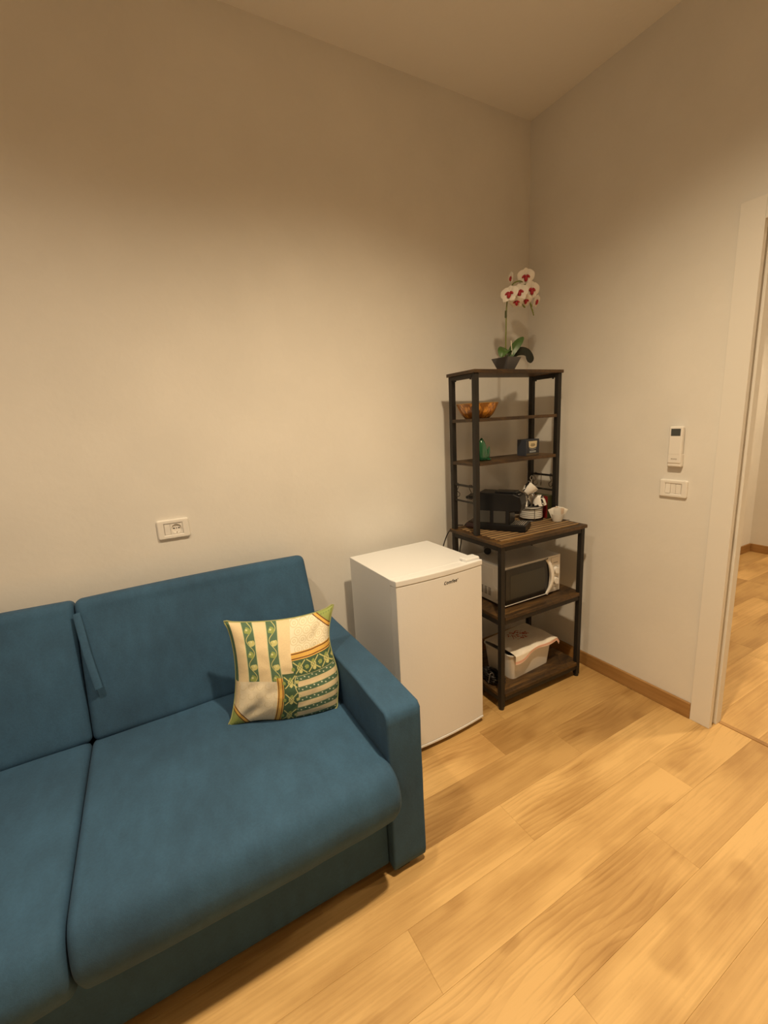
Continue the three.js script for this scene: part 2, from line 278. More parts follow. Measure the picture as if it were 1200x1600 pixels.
// ---------------------------------------------------------------- patchwork cushion
{
  const W = 1024, cv = document.createElement('canvas'); cv.width = cv.height = W; const c = cv.getContext('2d');
  const C = { beige: '#ecd7ae', cream: '#f3ead0', satin: '#efe2c6', green: '#56755c', dgreen: '#456247', leaf: '#cdc884', gold: '#e6b75a', brown: '#6d3d1c', lime: '#98a65c' };
  const R = (x0, y0, x1, y1, f) => { c.fillStyle = f; c.fillRect(x0 * W, y0 * W, (x1 - x0) * W, (y1 - y0) * W); };
  R(0, 0, 1, 1, C.beige); R(0, 0, 0.035, 1, C.green);
  const leafShape = (x, y, s, a, f) => { c.save(); c.translate(x, y); c.rotate(a); c.fillStyle = f; c.beginPath(); c.moveTo(0, 0); c.bezierCurveTo(s * 0.7, -s * 0.4, s * 0.8, -s, s * 0.1, -s * 1.3); c.bezierCurveTo(-s * 0.15, -s, -s * 0.7, -s * 0.9, -s * 0.55, -s * 0.4); c.bezierCurveTo(-s * 0.35, -s * 0.45, -s * 0.15, -s * 0.2, 0, 0); c.fill(); c.restore(); };
  const vine = (x0, x1) => {
    R(x0, 0, x1, 0.57, C.green); R(x0, 0, x0 + 0.007, 0.57, '#d8d6a8'); R(x1 - 0.007, 0, x1, 0.57, '#d8d6a8');
    c.strokeStyle = C.leaf; c.lineWidth = 7; c.beginPath(); const m = (x0 + x1) / 2, a = (x1 - x0) * 0.3;
    for (let k = 0; k <= 60; k++) { const y = k / 60 * 0.57, x = m + a * Math.sin(y * 27); k ? c.lineTo(x * W, y * W) : c.moveTo(x * W, y * W); } c.stroke();
    for (let k = 0; k < 5; k++) { const y = 0.06 + k * 0.115; leafShape(m * W + (k % 2 ? -6 : 6), (y + 0.055) * W, 58, k % 2 ? 0.5 : -0.35, k % 2 ? C.leaf : C.lime); leafShape(m * W + (k % 2 ? 24 : -24), (y + 0.02) * W, 20, k % 2 ? -0.8 : 0.8, '#d9d9a0'); }
  };
  vine(0.135, 0.245); vine(0.355, 0.465);
  // cream damask square at top right
  R(0.58, 0, 1, 0.31, C.cream); c.strokeStyle = '#dccfa8'; c.lineWidth = 6;
  for (let i = 0; i < 5; i++) for (let j = 0; j < 4; j++) { c.beginPath(); c.arc((0.62 + i * 0.085 + (j % 2) * 0.04) * W, (0.04 + j * 0.082) * W, 38, 0, 7); c.stroke(); c.beginPath(); c.arc((0.62 + i * 0.085 + (j % 2) * 0.04) * W, (0.04 + j * 0.082) * W, 14, 0, 7); c.stroke(); }
  R(0.58, 0.31, 1, 0.385, C.gold); R(0.58, 0.318, 1, 0.328, C.brown); R(0.58, 0.365, 1, 0.375, C.brown);
  const ornament = (x0, y0, x1, y1, n, horiz) => {
    R(x0, y0, x1, y1, C.dgreen); c.strokeStyle = C.leaf; c.lineWidth = 11;
    for (let k = 0; k < n; k++) {
      const cx = (horiz ? mix(x0, x1, (k + 0.5) / n) : (x0 + x1) / 2) * W, cy = (horiz ? (y0 + y1) / 2 : mix(y0, y1, (k + 0.5) / n)) * W, s = (horiz ? (y1 - y0) : (x1 - x0)) * W * 0.42;
      c.beginPath(); c.moveTo(cx - s, cy - s); c.bezierCurveTo(cx - s * 0.2, cy - s * 0.3, cx + s * 0.2, cy + s * 0.3, cx + s, cy + s); c.moveTo(cx + s, cy - s); c.bezierCurveTo(cx + s * 0.2, cy - s * 0.3, cx - s * 0.2, cy + s * 0.3, cx - s, cy + s); c.stroke();
      c.beginPath(); c.arc(cx, cy, s * 0.36, 0, 7); c.stroke(); leafShape(cx + s * 0.9, cy + s * 0.4, s * 0.55, 0.6, C.leaf); leafShape(cx - s * 0.9, cy + s * 0.4, s * 0.55, -0.6, C.lime); leafShape(cx, cy + s * 0.95, s * 0.5, 0.1, '#d6d08a'); leafShape(cx, cy - s * 0.25, s * 0.45, 0.1, C.lime);
    }
  };
  ornament(0.58, 0.385, 1, 0.535, 3, true);
  for (let k = 0; k < 9; k++) { const y0 = 0.535 + k * 0.0517, y1 = y0 + 0.0517; R(0.58, y0, 1, y1, k % 2 ? C.beige : C.green); if (k % 2 === 0) { c.fillStyle = '#e6e6c8'; for (let i = 0; i < 11; i++) { c.beginPath(); c.ellipse((0.60 + i * 0.038) * W, ((y0 + y1) / 2 + (i % 2 ? 0.008 : -0.008)) * W, 9, 6, 0.6, 0, 7); c.fill(); } } R(0.58, y0, 1, y0 + 0.004, '#d8cf9c'); }
  R(0.0, 0.57, 0.425, 1, C.satin); R(0, 0.57, 0.05, 1, C.beige);
  c.strokeStyle = '#e2d2ac'; c.lineWidth = 5; for (let i = 0; i < 5; i++) for (let j = 0; j < 5; j++) { c.beginPath(); c.arc((0.08 + i * 0.08) * W, (0.62 + j * 0.09) * W, 30, 0, 4); c.stroke(); }
  R(0.405, 0.535, 0.465, 1, C.gold); R(0.412, 0.535, 0.42, 1, C.brown); R(0.45, 0.535, 0.458, 1, C.brown);
  ornament(0.465, 0.50, 0.60, 1, 3, false); c.strokeStyle = '#d8d29a'; c.lineWidth = 8; c.beginPath(); c.moveTo(0.6 * W, 0.53 * W); c.bezierCurveTo(0.55 * W, 0.6 * W, 0.57 * W, 0.68 * W, 0.63 * W, 0.74 * W); c.stroke();
  const corner = (x, y, dx, dy) => { c.fillStyle = C.lime; c.beginPath(); c.moveTo(x * W, y * W); c.lineTo((x + dx * 0.17) * W, y * W); c.lineTo(x * W, (y + dy * 0.17) * W); c.fill(); c.strokeStyle = C.gold; c.lineWidth = 26; c.beginPath(); c.moveTo((x + dx * 0.185) * W, y * W); c.lineTo(x * W, (y + dy * 0.185) * W); c.stroke(); c.strokeStyle = C.brown; c.lineWidth = 8; for (const o of [0.168, 0.206]) { c.beginPath(); c.moveTo((x + dx * o) * W, y * W); c.lineTo(x * W, (y + dy * o) * W); c.stroke(); } c.fillStyle = '#7d8f52'; for (let k = 0; k < 5; k++) { c.beginPath(); c.arc((x + dx * (0.02 + 0.025 * k)) * W, (y + dy * 0.03) * W, 8, 0, 7); c.fill(); } };
  corner(1, 0, -1, 1); corner(0, 1, 1, -1);
  // cloth grain
  const id = c.getImageData(0, 0, W, W); for (let j = 0; j < W; j++) for (let i = 0; i < W; i++) { const k = (j * W + i) * 4, n = 0.94 + 0.12 * (hash(i >> 1, j, 5) - 0.5) + 0.03 * ((j & 2) ? 1 : 0); for (let q = 0; q < 3; q++) id.data[k + q] = clamp(id.data[k + q] * n, 0, 255); } c.putImageData(id, 0, 0);
  const map = new THREE.CanvasTexture(cv); map.colorSpace = THREE.SRGBColorSpace; map.anisotropy = 8;
  const mat = std({ map, roughness: 0.75, bumpMap: rep(weave, 3, 3), bumpScale: 0.0006 }), backMat = std({ color: lin(0.70, 0.60, 0.40), roughness: 0.8 });
  const TL = V(-1.951, 0.805, 0.405), TR = V(-1.566, 0.806, 0.505), BL = V(-1.995, 0.452, 0.50), BR = V(-1.632, 0.458, 0.625);
  const ctr = TL.clone().add(TR).add(BL).add(BR).multiplyScalar(0.25); const foot = V(ctr.x, 0.45, ctr.z);
  const nrm = TR.clone().sub(TL).cross(TL.clone().sub(BL)).normalize();
  const N = 56; if (nrm.z < 0) nrm.negate();
  const rim = (u, v) => { const a = 2 * u - 1, b = 2 * v - 1, e = 1 - b * b, f = 1 - a * a, left = 0.085 * Math.pow(e, 0.8), right = 0.07 * e * sstep(0.7, 0.2, v) - 0.03 * e * sstep(0.45, 0.8, v), top = 0.075 * Math.pow(f, 0.8) * (0.75 + 0.5 * u), bot = 0.02 * f - 0.05 * f * sstep(0.2, 0.6, u); return [mix(left, 1 - right, u), mix(top, 1 - bot, v)]; };
  const surf = (side) => {
    const P = [], U = [], I = [];
    for (let j = 0; j <= N; j++) for (let i = 0; i <= N; i++) {
      const u = i / N, v = j / N, a = 2 * u - 1, b = 2 * v - 1; let h = Math.pow(Math.max((1 - a * a) * (1 - b * b), 0), 0.5) * (side > 0 ? 0.084 : -0.055);
      const [uu, vv] = rim(u, v);
      const p = TL.clone().multiplyScalar((1 - uu) * (1 - vv)).add(TR.clone().multiplyScalar(uu * (1 - vv))).add(BL.clone().multiplyScalar((1 - uu) * vv)).add(BR.clone().multiplyScalar(uu * vv));
      const ed = Math.min(1, 6 * Math.min(u, 1 - u, v, 1 - v));
      h += ed * (0.014 * (fbm(u * 5 + v * 2, v * 6 - u * 2, 99, 99, 3, 101) - 0.5) + 0.0055 * Math.sin((u + 0.9 * v) * 24) * sstep(0.55, 0.1, u) * sstep(0.4, 0.8, v) + 0.0045 * Math.sin((v - 0.8 * u) * 26) * sstep(0.75, 1, u) * sstep(0.5, 0.9, v) - 0.012 * Math.exp(-(((u - 0.86) / 0.05) ** 2)) * sstep(0.6, 0.1, v));
      p.addScaledVector(nrm, h); p.sub(foot); P.push(p.x, p.y, p.z); U.push(u, 1 - v);
    }
    for (let j = 0; j < N; j++) for (let i = 0; i < N; i++) { const a = j * (N + 1) + i, b = a + 1, e = a + N + 1, f = e + 1; side > 0 ? I.push(a, e, b, b, e, f) : I.push(a, b, e, b, f, e); }
    const g = new THREE.BufferGeometry(); g.setAttribute('position', new THREE.Float32BufferAttribute(P, 3)); g.setAttribute('uv', new THREE.Float32BufferAttribute(U, 2)); g.setIndex(I); g.computeVertexNormals(); return g;
  };
  const t = thing('throw_cushion', 'square patchwork cushion in cream, green and gold leaning in the sofa corner', 'cushion', [foot.x, foot.y, foot.z]);
  part('front_cover', surf(1), mat, t); part('back_cover', surf(-1), backMat, t);
  const edge = []; for (let k = 0; k < 4; k++) for (let i = 0; i < 14; i++) { const q = i / 14, [u, v] = [[q, 0], [1, q], [1 - q, 1], [0, 1 - q]][k], [uu, vv] = rim(u, v); edge.push(TL.clone().multiplyScalar((1 - uu) * (1 - vv)).add(TR.clone().multiplyScalar(uu * (1 - vv))).add(BL.clone().multiplyScalar((1 - uu) * vv)).add(BR.clone().multiplyScalar(uu * vv)).sub(foot)); }
  part('piping', tube(edge, 0.0028, 160, 6, true), std({ color: lin(0.34, 0.36, 0.16), roughness: 0.9 }), t);
}

// ---------------------------------------------------------------- mini fridge
const font = await new FontLoader().loadAsync('fonts/droid/droid_sans_bold.typeface.json');
{
  const fw = 0.463, x0 = -1.304, z0 = 0.092, bodyD = 0.388, H = 0.837;
  const f = thing('mini_fridge', 'white under-counter mini fridge between the sofa and the black rack', 'fridge', [x0 + fw / 2, 0, z0 + 0.2], 0.007);
  const Z = (z) => z - 0.2;
  part('body', bx(fw, H - 0.02, bodyD, 0, 0.02, Z(bodyD / 2), 0.003), M.fridge, f);
  part('gasket', bx(fw - 0.006, H - 0.08, 0.010, 0, 0.040, Z(bodyD + 0.004), 0.002), M.gasket, f);
  const bow = 0.013, zf = bodyD + 0.007, dd = 0.034;
  const plan = (ex, n = 28) => { const s = new THREE.Shape(); const w = fw / 2 + ex; s.moveTo(-w, 0); s.lineTo(-w, -dd); for (let i = 0; i <= n; i++) { const a = i / n * 2 - 1; s.lineTo(a * w, -(dd + ex + bow * (1 - a * a))); } s.lineTo(w, 0); s.closePath(); return s; };
  const slab = (ex, y, h, bev) => { const g = new THREE.ExtrudeGeometry(plan(ex - bev), { depth: h - 2 * bev, bevelEnabled: true, bevelThickness: bev, bevelSize: bev, bevelSegments: 2 }); g.rotateX(-Math.PI / 2); g.scale(1, 1, 1); g.translate(0, y + bev, Z(zf)); return g; };
  // ExtrudeGeometry runs up +z; turned so that the plan lies flat and its front faces +z
  const d = part('door', uvBox(slab(0, 0.036, H - 0.036 - 0.026, 0.003)), M.fridge, f);
  part('top_trim', uvBox(slab(0.002, H - 0.025, 0.027, 0.004)), M.fridge, f);
  part('bottom_trim', uvBox(slab(0.002, 0.024, 0.011, 0.002)), M.fridge, f);
  part('hinge_cover', [bx(0.080, 0.017, 0.050, fw / 2 - 0.043, H - 0.001, Z(bodyD + 0.008), 0.006)], M.fridge, f);
  for (const [x, z] of [[-1, 0.06], [1, 0.06], [-1, 0.35], [1, 0.35]]) { const g = new THREE.CylinderGeometry(0.016, 0.014, 0.021, 16); g.translate(x * (fw / 2 - 0.05), 0.0105, Z(z)); part('foot', g, M.blackMatte, f); }
  const tg = new TextGeometry("Comfee'", { font, size: 0.0145, depth: 0.0006, curveSegments: 4 }); tg.computeBoundingBox(); const tb = tg.boundingBox; tg.translate(-(tb.max.x + tb.min.x) / 2, 0, 0);
  const p = tg.attributes.position; for (let i = 0; i < p.count; i++) { const y = p.getY(i); p.setX(i, p.getX(i) * 0.98 + y * 0.2); }
  const lx = 0.045; for (let i = 0; i < p.count; i++) { const a = (p.getX(i) + lx) / (fw / 2); p.setZ(i, p.getZ(i) + bow * (1 - a * a) - bow); }
  tg.computeVertexNormals(); tg.translate(lx, 0.772, Z(zf + dd + bow) + 0.0002); part('brand_lettering', tg, M.ink, d, 'dark lettering');
}

// ---------------------------------------------------------------- baker's rack
const RX = -0.7064, RZ = 0.125, RA = -0.02;
const RP = (x, y, z) => [RX + x * Math.cos(RA) + z * Math.sin(RA), y, RZ - x * Math.sin(RA) + z * Math.cos(RA)];
const RW = 0.592, RD = 0.392, UD = 0.214, WT = 0.887, MS = 0.507, BS = 0.088, TOP = 1.695, S1 = 1.468, S2 = 1.254;
{
  const r = thing('bakers_rack', 'tall black metal rack with dark wood shelves standing in the corner', 'rack', [RX, 0, RZ], RA);
  const q = 0.025, post = (x, z, y0, y1) => bx(q, y1 - y0, q, x, y0, z, 0.002);
  for (const x of [q / 2 + 0.003, RW - q / 2 - 0.003]) {
    part('leg', [post(x, RD - q / 2 - 0.004, 0.012, WT - 0.018)], M.rackMetal, r);
    part('leg', [post(x, q / 2 + 0.004, 0.012, WT - 0.018)], M.rackMetal, r);
    part('upper_post', [post(x, UD - q / 2 - 0.003, WT, TOP - 0.016)], M.rackMetal, r);
    part('upper_post', [post(x, q / 2 + 0.004, WT, TOP - 0.016)], M.rackMetal, r);
    part('shelf_frame', [bx(q, q, RD - 2 * q - 0.01, x, WT - 0.018 - q, RD / 2)], M.rackMetal, r);
    part('shelf_frame', [bx(q, q, RD - 2 * q - 0.01, x, MS - 0.018 - q, RD / 2)], M.rackMetal, r);
    part('shelf_frame', [bx(q, q, RD - 2 * q - 0.01, x, BS - 0.018 - q, RD / 2)], M.rackMetal, r);
    part('shelf_frame', [bx(q, 0.02, UD - 2 * q - 0.008, x, TOP - 0.036, UD / 2)], M.rackMetal, r);
    part('hook_rail', rod(V(x, 1.132, q), V(x, 1.132, UD - q), 0.0058), M.rackMetal, r);
    part('hook_rail', rod(V(x, 1.050, q), V(x, 1.050, UD - q), 0.0052), M.rackMetal, r);
    for (const z of [0.045, UD - 0.05]) { const g = new THREE.CylinderGeometry(0.005, 0.005, 0.006, 10); g.translate(x, TOP - 0.039, z); part('bolt', g, M.black, r); }
    for (const z of [RD - q / 2 - 0.004, q / 2 + 0.004]) { const g = new THREE.CylinderGeometry(0.0125, 0.0135, 0.0125, 18); g.translate(x, 0.00625, z); part('foot_cap', g, M.black, r); }
  }
  for (const y of [MS, BS, WT]) part('front_rail', [bx(RW - 2 * q - 0.01, q, 0.02, RW / 2, y - 0.018 - q, RD - 0.016)], M.rackMetal, r);
  for (const y of [MS, BS, WT]) part('rear_rail', [bx(RW - 2 * q - 0.01, q, 0.02, RW / 2, y - 0.018 - q, 0.018)], M.rackMetal, r);
  part('worktop', bx(RW + 0.012, 0.018, RD + 0.008, RW / 2, WT - 0.018, RD / 2, 0.002), M.rustic, r);
  const notch = (h, d) => bx(RW - 0.004, h, d, 0, 0, 0, 0.002);
  const mid = (y) => merge([bx(RW - 0.006, 0.018, RD - 2 * q - 0.01, RW / 2, y - 0.018, RD / 2, 0.002), bx(RW - 2 * q - 0.008, 0.018, q + 0.004, RW / 2, y - 0.018, RD - q / 2 - 0.004, 0.002), bx(RW - 2 * q - 0.008, 0.018, q + 0.004, RW / 2, y - 0.018, q / 2 + 0.004, 0.002)]);
  part('shelf', mid(MS), M.rustic, r); part('shelf', mid(BS), M.rustic, r);
  const up = (y) => merge([bx(RW - 0.006, 0.016, UD - 2 * q - 0.008, RW / 2, y - 0.016, UD / 2, 0.002), bx(RW - 2 * q - 0.01, 0.016, q, RW / 2, y - 0.016, UD - q / 2 - 0.004, 0.002), bx(RW - 2 * q - 0.01, 0.016, q, RW / 2, y - 0.016, q / 2 + 0.004, 0.002)]);
  part('shelf', up(S1), M.rustic, r); part('shelf', up(S2), M.rustic, r);
  part('top_board', bx(RW + 0.010, 0.016, UD + 0.006, RW / 2, TOP - 0.016, UD / 2, 0.002), M.rustic, r);
}
// S-hooks on the two side rails
{
  const hookGeo = () => { const P = []; for (let i = 0; i <= 14; i++) { const a = Math.PI * (1.0 - i / 14 * 1.25) ; P.push(V(0.0085 * Math.cos(a) + 0.0005, 0.0 + 0.0085 * Math.sin(a), 0)); } P.length = 13; P.push(V(0.004, -0.018, 0), V(-0.002, -0.032, 0)); for (let i = 0; i <= 12; i++) { const a = Math.PI * (0.08 - i / 12 * 1.2); P.push(V(0.013 * Math.cos(a) + 0.001, -0.050 + 0.015 * Math.sin(a), 0)); } return tube(P, 0.0019, 60, 7); };
  const hg = hookGeo(), dark = std({ color: lin(0.03, 0.026, 0.024), roughness: 0.4, metalness: 0.5 }), grey = std({ color: lin(0.20, 0.17, 0.14), roughness: 0.35, metalness: 0.7 });
  const mk = (x, z, turn, mat, label, group) => { const [a, b, c] = RP(x, 1.1322, z); const m = part('s_hook', hg, mat); m.position.set(a, b, c); m.rotation.y = RA + turn; tag(m, label, 'hook', group); };
  const xl = 0.0155, xr = RW - 0.0155;
  mk(xl, 0.045, -1.2, dark, 'black S-hook at the rear end of the left rail of the rack');
  mk(xl, 0.155, 2.2, dark, 'black S-hook at the front end of the left rail, beside the coffee machine tank');
  mk(xr, 0.055, 2.0, grey, 'grey S-hook nearest the wall on the right rail of the rack');
  mk(xr, 0.095, 0.6, grey, 'grey S-hook in the middle of the right rail of the rack');
  mk(xr, 0.165, 1.5, dark, 'dark S-hook at the front end of the right rail, seen edge-on');
}

// ---------------------------------------------------------------- orchid on the top board
{
  const [ox, oy, oz] = RP(0.295, TOP, 0.108);
  const o = thing('potted_orchid', 'white orchid with red centres in a dark grey pot on top of the rack', 'potted plant', [ox, oy, oz], RA);
  const potM = std({ color: lin(0.12, 0.115, 0.12), roughness: 0.45 });
  const pot = (rb, rt, h) => { const g = new THREE.CylinderGeometry(rt, rb, h, 4, 1, true); g.translate(0, h / 2, 0); return g.toNonIndexed(); };
  const pg = merge([pot(0.037, 0.075, 0.068), (() => { const g = pot(0.032, 0.070, 0.0675); g.scale(-1, 1, 1); const ix = g.attributes.position; for (let i = 0; i < ix.count; i += 3) { for (const a of ['position', 'normal', 'uv']) { const t = g.attributes[a]; for (let k = 0; k < t.itemSize; k++) { const s = t.array[i * t.itemSize + k]; t.array[i * t.itemSize + k] = t.array[(i + 2) * t.itemSize + k]; t.array[(i + 2) * t.itemSize + k] = s; } } } return g; })(), (() => { const g = new THREE.RingGeometry(0.070, 0.075, 4, 1); g.rotateX(-Math.PI / 2); g.rotateY(0); g.translate(0, 0.068, 0); return g; })(), (() => { const g = new THREE.CylinderGeometry(0.038, 0.037, 0.006, 4); g.translate(0, 0.003, 0); return g; })()]);
  pg.computeVertexNormals(); pg.rotateY(-0.62); part('pot', pg, potM, o);
  const soil = new THREE.CylinderGeometry(0.058, 0.050, 0.02, 4); soil.rotateY(-0.62); soil.translate(0, 0.046, 0);
  part('potting_moss', soil, std({ color: lin(0.05, 0.035, 0.02), roughness: 1, bumpMap: plaster, bumpScale: 0.004 }), o);
  const green = std({ color: lin(0.05, 0.11, 0.025), roughness: 0.4 }), stemM = std({ color: lin(0.16, 0.19, 0.035), roughness: 0.5 }), darkLeaf = std({ color: lin(0.010, 0.014, 0.008), roughness: 0.3 });
  part('stem', tube([V(-0.003, 0.04, 0), V(-0.003, 0.12, 0), V(-0.001, 0.215, 0), V(0.002, 0.31, 0), V(0.016, 0.386, 0.002), V(0.048, 0.428, 0.004), V(0.098, 0.438, 0.006), V(0.135, 0.405, 0.01), V(0.150, 0.35, 0.012), V(0.158, 0.318, 0.014), V(0.172, 0.29, 0.015)], 0.0032, 80, 8), stemM, o);
  part('support_stick', rod(V(0.034, 0.04, 0.012), V(0.018, 0.15, 0.016), 0.0022), std({ color: lin(0.75, 0.72, 0.6), roughness: 0.6 }), o);
  part('stem_clip', rod(V(-0.003, 0.262, 0), V(-0.002, 0.295, 0), 0.0055), std({ color: lin(0.06, 0.07, 0.02), roughness: 0.5 }), o);
  const leafG = (pts, w, up) => { // a strap leaf along a curve with a folded midrib
    const c = new THREE.CatmullRomCurve3(pts), n = 22, P = [], I = [];
    for (let i = 0; i <= n; i++) { const t = i / n, p = c.getPoint(t), tg = c.getTangent(t), side = tg.clone().cross(up).normalize(), nn = side.clone().cross(tg).normalize(), ww = w * Math.pow(Math.sin(Math.PI * clamp(0.08 + t * 0.9, 0, 1)), 0.7); for (let k = -3; k <= 3; k++) { const s = k / 3, q = p.clone().addScaledVector(side, s * ww).addScaledVector(nn, Math.abs(s) * ww * 0.28); P.push(q.x, q.y, q.z); } }
    const m = P.length / 3; for (let i = 0; i < m; i++) { P.push(P[i * 3], P[i * 3 + 1] - 0.0016, P[i * 3 + 2]); }
    for (let i = 0; i < n; i++) for (let k = 0; k < 6; k++) { const a = i * 7 + k, b = a + 1, e = a + 7, f = e + 1; I.push(a, b, e, b, f, e, a + m, e + m, b + m, b + m, e + m, f + m); }
    const g = new THREE.BufferGeometry(); g.setAttribute('position', new THREE.Float32BufferAttribute(P, 3)); g.setIndex(I); g.computeVertexNormals(); return g;
  };
  part('leaf', leafG([V(0.008, 0.05, 0.0), V(0.028, 0.10, 0.012), V(0.064, 0.142, 0.02), V(0.100, 0.170, 0.02)], 0.021, V(-0.45, 0.2, 0.85)), green, o);
  part('leaf', leafG([V(0.002, 0.06, 0.01), V(-0.028, 0.098, 0.03), V(-0.062, 0.092, 0.045), V(-0.080, 0.064, 0.05)], 0.032, V(-0.35, 0.75, 0.55)), green, o);
  part('leaf', leafG([V(0.02, 0.062, 0.0), V(0.06, 0.094, 0.012), V(0.112, 0.094, 0.02), V(0.148, 0.062, 0.02), V(0.154, 0.045, 0.02)], 0.026, V(-0.55, 0.45, 0.70)), darkLeaf, o, 'nearly black drooping leaf');
  const petal = (len, w, cup) => { const g = new THREE.SphereGeometry(1, 14, 8); g.scale(w, len / 2, 0.0022); g.translate(0, len / 2, 0); const p = g.attributes.position; for (let i = 0; i < p.count; i++) { const y = p.getY(i) / len, x = p.getX(i); p.setZ(i, p.getZ(i) + cup * Math.sin(y * 2.2) * len - x * x * 6); p.setX(i, x * (0.62 + 0.55 * Math.sin(Math.PI * clamp(y * 0.85 + 0.05, 0, 1)))); } g.computeVertexNormals(); return g; };
  const petM = phys({ color: lin(0.86, 0.80, 0.72), roughness: 0.6, transmission: 0.15, thickness: 0 }), lipM = std({ color: lin(0.36, 0.010, 0.022), roughness: 0.5 });
  const flowerG = merge([0, 1, 2, 3, 4].map((k) => { const wide = k === 1 || k === 4, g = petal(wide ? 0.040 : 0.038, wide ? 0.022 : 0.014, 0.12); g.rotateZ([0, 1.22, 2.5, -2.5, -1.22][k]); if (wide) g.translate(0, 0, 0.003); return g; }));
  const lipG = merge([(() => { const g = new THREE.SphereGeometry(1, 12, 8); g.scale(0.0085, 0.013, 0.008); g.translate(0, -0.008, 0.009); return g; })(), ...[-1, 1].map((s) => { const g = new THREE.SphereGeometry(1, 10, 8); g.scale(0.005, 0.010, 0.004); g.rotateZ(s * 0.9); g.translate(s * 0.010, 0.002, 0.008); return g; })]);
  const cam = Math.atan2(-1.7, 1.75);                       // the spray is turned towards the room
  const fl = [[0.031, 0.450, 0.004, cam - 1.15, 0.0, 0.75, true], [0.118, 0.459, 0.012, cam + 0.15, 0.05, 1.12, true], [0.148, 0.398, 0.02, cam + 0.55, 0.1, 1.15, true], [0.0, 0.365, 0.025, cam - 0.35, -0.35, 1.2, true], [0.062, 0.378, 0.024, cam + 0.1, -0.3, 1.2, true], [0.036, 0.334, 0.034, cam - 0.2, 0.75, 0.9, true], [0.106, 0.347, 0.026, cam + 0.5, 0.7, 0.85, true], [0.192, 0.352, 0.012, cam + 1.15, 0.35, 0.85, true]];
  for (const [x, y, z, ya, pi, s, lip] of fl) { const m = part('flower', flowerG, petM, o); m.position.set(x, y, z); m.rotation.set(pi, ya, 0, 'YXZ'); m.scale.setScalar(s); if (lip) part('lip', lipG, lipM, m, 'dark red centre'); }
  const bud = (x, y, z, l, a) => { const g = new THREE.SphereGeometry(1, 12, 10); g.scale(l * 0.42, l, l * 0.42); g.rotateZ(a); g.translate(x, y, z); return g; };
  for (const b of [[0.158, 0.325, 0.014, 0.011, 0.3], [0.166, 0.304, 0.015, 0.009, 0.4], [0.173, 0.285, 0.015, 0.007, 0.3], [0.100, 0.318, 0.02, 0.011, 1.0]]) part('bud', bud(...b), stemM, o);
  part('flower_stalk', tube([V(0.02, 0.345, 0.02), V(0.055, 0.345, 0.022), V(0.085, 0.328, 0.02), V(0.102, 0.318, 0.02)], 0.0022, 20, 6), stemM, o);
}

// ---------------------------------------------------------------- things on the upper shelves
{
  const [x, y, z] = RP(0.103, S1 + 0.0004, 0.107);
  const hammered = makeTex(512, 256, (u, v) => { const a = pnoise(u * 70, v * 18, 70, 18, 111) * 0.6 + 0.4 * pnoise(u * 140, v * 40, 140, 40, 113); return [a, a, a]; }, false);
  const amber = makeTex(512, 128, (u, v) => { const a = fbm(u * 60, v * 14, 60, 14, 3, 115), t = sstep(0.35, 0.75, a); return [mix(0.52, 0.86, t), mix(0.31, 0.60, t), mix(0.07, 0.24, t)]; });
  const b = thing('bowl', 'amber hammered bowl with flared rim on the highest shelf', 'bowl', [x, y, z]);
  const prof = [[0, 0], [0.060, 0], [0.063, 0.003], [0.077, 0.017], [0.088, 0.035], [0.0965, 0.054], [0.103, 0.069], [0.1045, 0.072], [0.1020, 0.072], [0.094, 0.055], [0.084, 0.037], [0.072, 0.019], [0.056, 0.008], [0, 0.006]];
  part('bowl_body', lathe(prof, 72), phys({ map: amber, roughness: 0.28, bumpMap: hammered, bumpScale: 0.0025, clearcoat: 0.7, clearcoatRoughness: 0.15 }), b);
  const ring = new THREE.TorusGeometry(0.1032, 0.0018, 8, 72); ring.rotateX(Math.PI / 2); ring.translate(0, 0.072, 0); part('rim', ring, std({ color: lin(0.30, 0.15, 0.02), roughness: 0.4 }), b);
}
{ // a glossy green ceramic figurine, seen from behind the post
  const [x, y, z] = RP(0.105, S2, 0.135);
  const g = thing('figurine', 'glossy green ceramic figurine with a pointed top on the second shelf', 'figurine', [x, y, z], RA);
  const gm = phys({ color: lin(0.004, 0.085, 0.034), roughness: 0.1, clearcoat: 1, clearcoatRoughness: 0.05 });
  const bodyG = lathe([[0, 0], [0.022, 0], [0.030, 0.006], [0.033, 0.022], [0.031, 0.045], [0.027, 0.070], [0.019, 0.092], [0.009, 0.108], [0.003, 0.115], [0, 0.116]], 36);
  { const p = bodyG.attributes.position; for (let i = 0; i < p.count; i++) { const a = Math.atan2(p.getZ(i), p.getX(i)), k = 1 + 0.10 * Math.cos(a * 6) * sstep(0.11, 0.03, p.getY(i)); p.setX(i, p.getX(i) * k); p.setZ(i, p.getZ(i) * k * 0.85); } bodyG.computeVertexNormals(); }
  part('figure_body', bodyG, gm, g);
  const wing = (s) => { const w = lathe([[0, 0], [0.009, 0.004], [0.012, 0.022], [0.009, 0.048], [0.004, 0.066], [0, 0.070]], 18); w.scale(1, 1, 0.6); w.rotateZ(s * -0.22); w.translate(s * 0.027, 0.004, 0.010); return w; };
  part('fold', wing(-1), gm, g); part('fold', wing(1), gm, g);
  const foot = new THREE.SphereGeometry(0.012, 16, 10); foot.scale(1.2, 0.5, 1); foot.translate(0.030, 0.006, 0.018); part('foot', foot, gm, g);
}
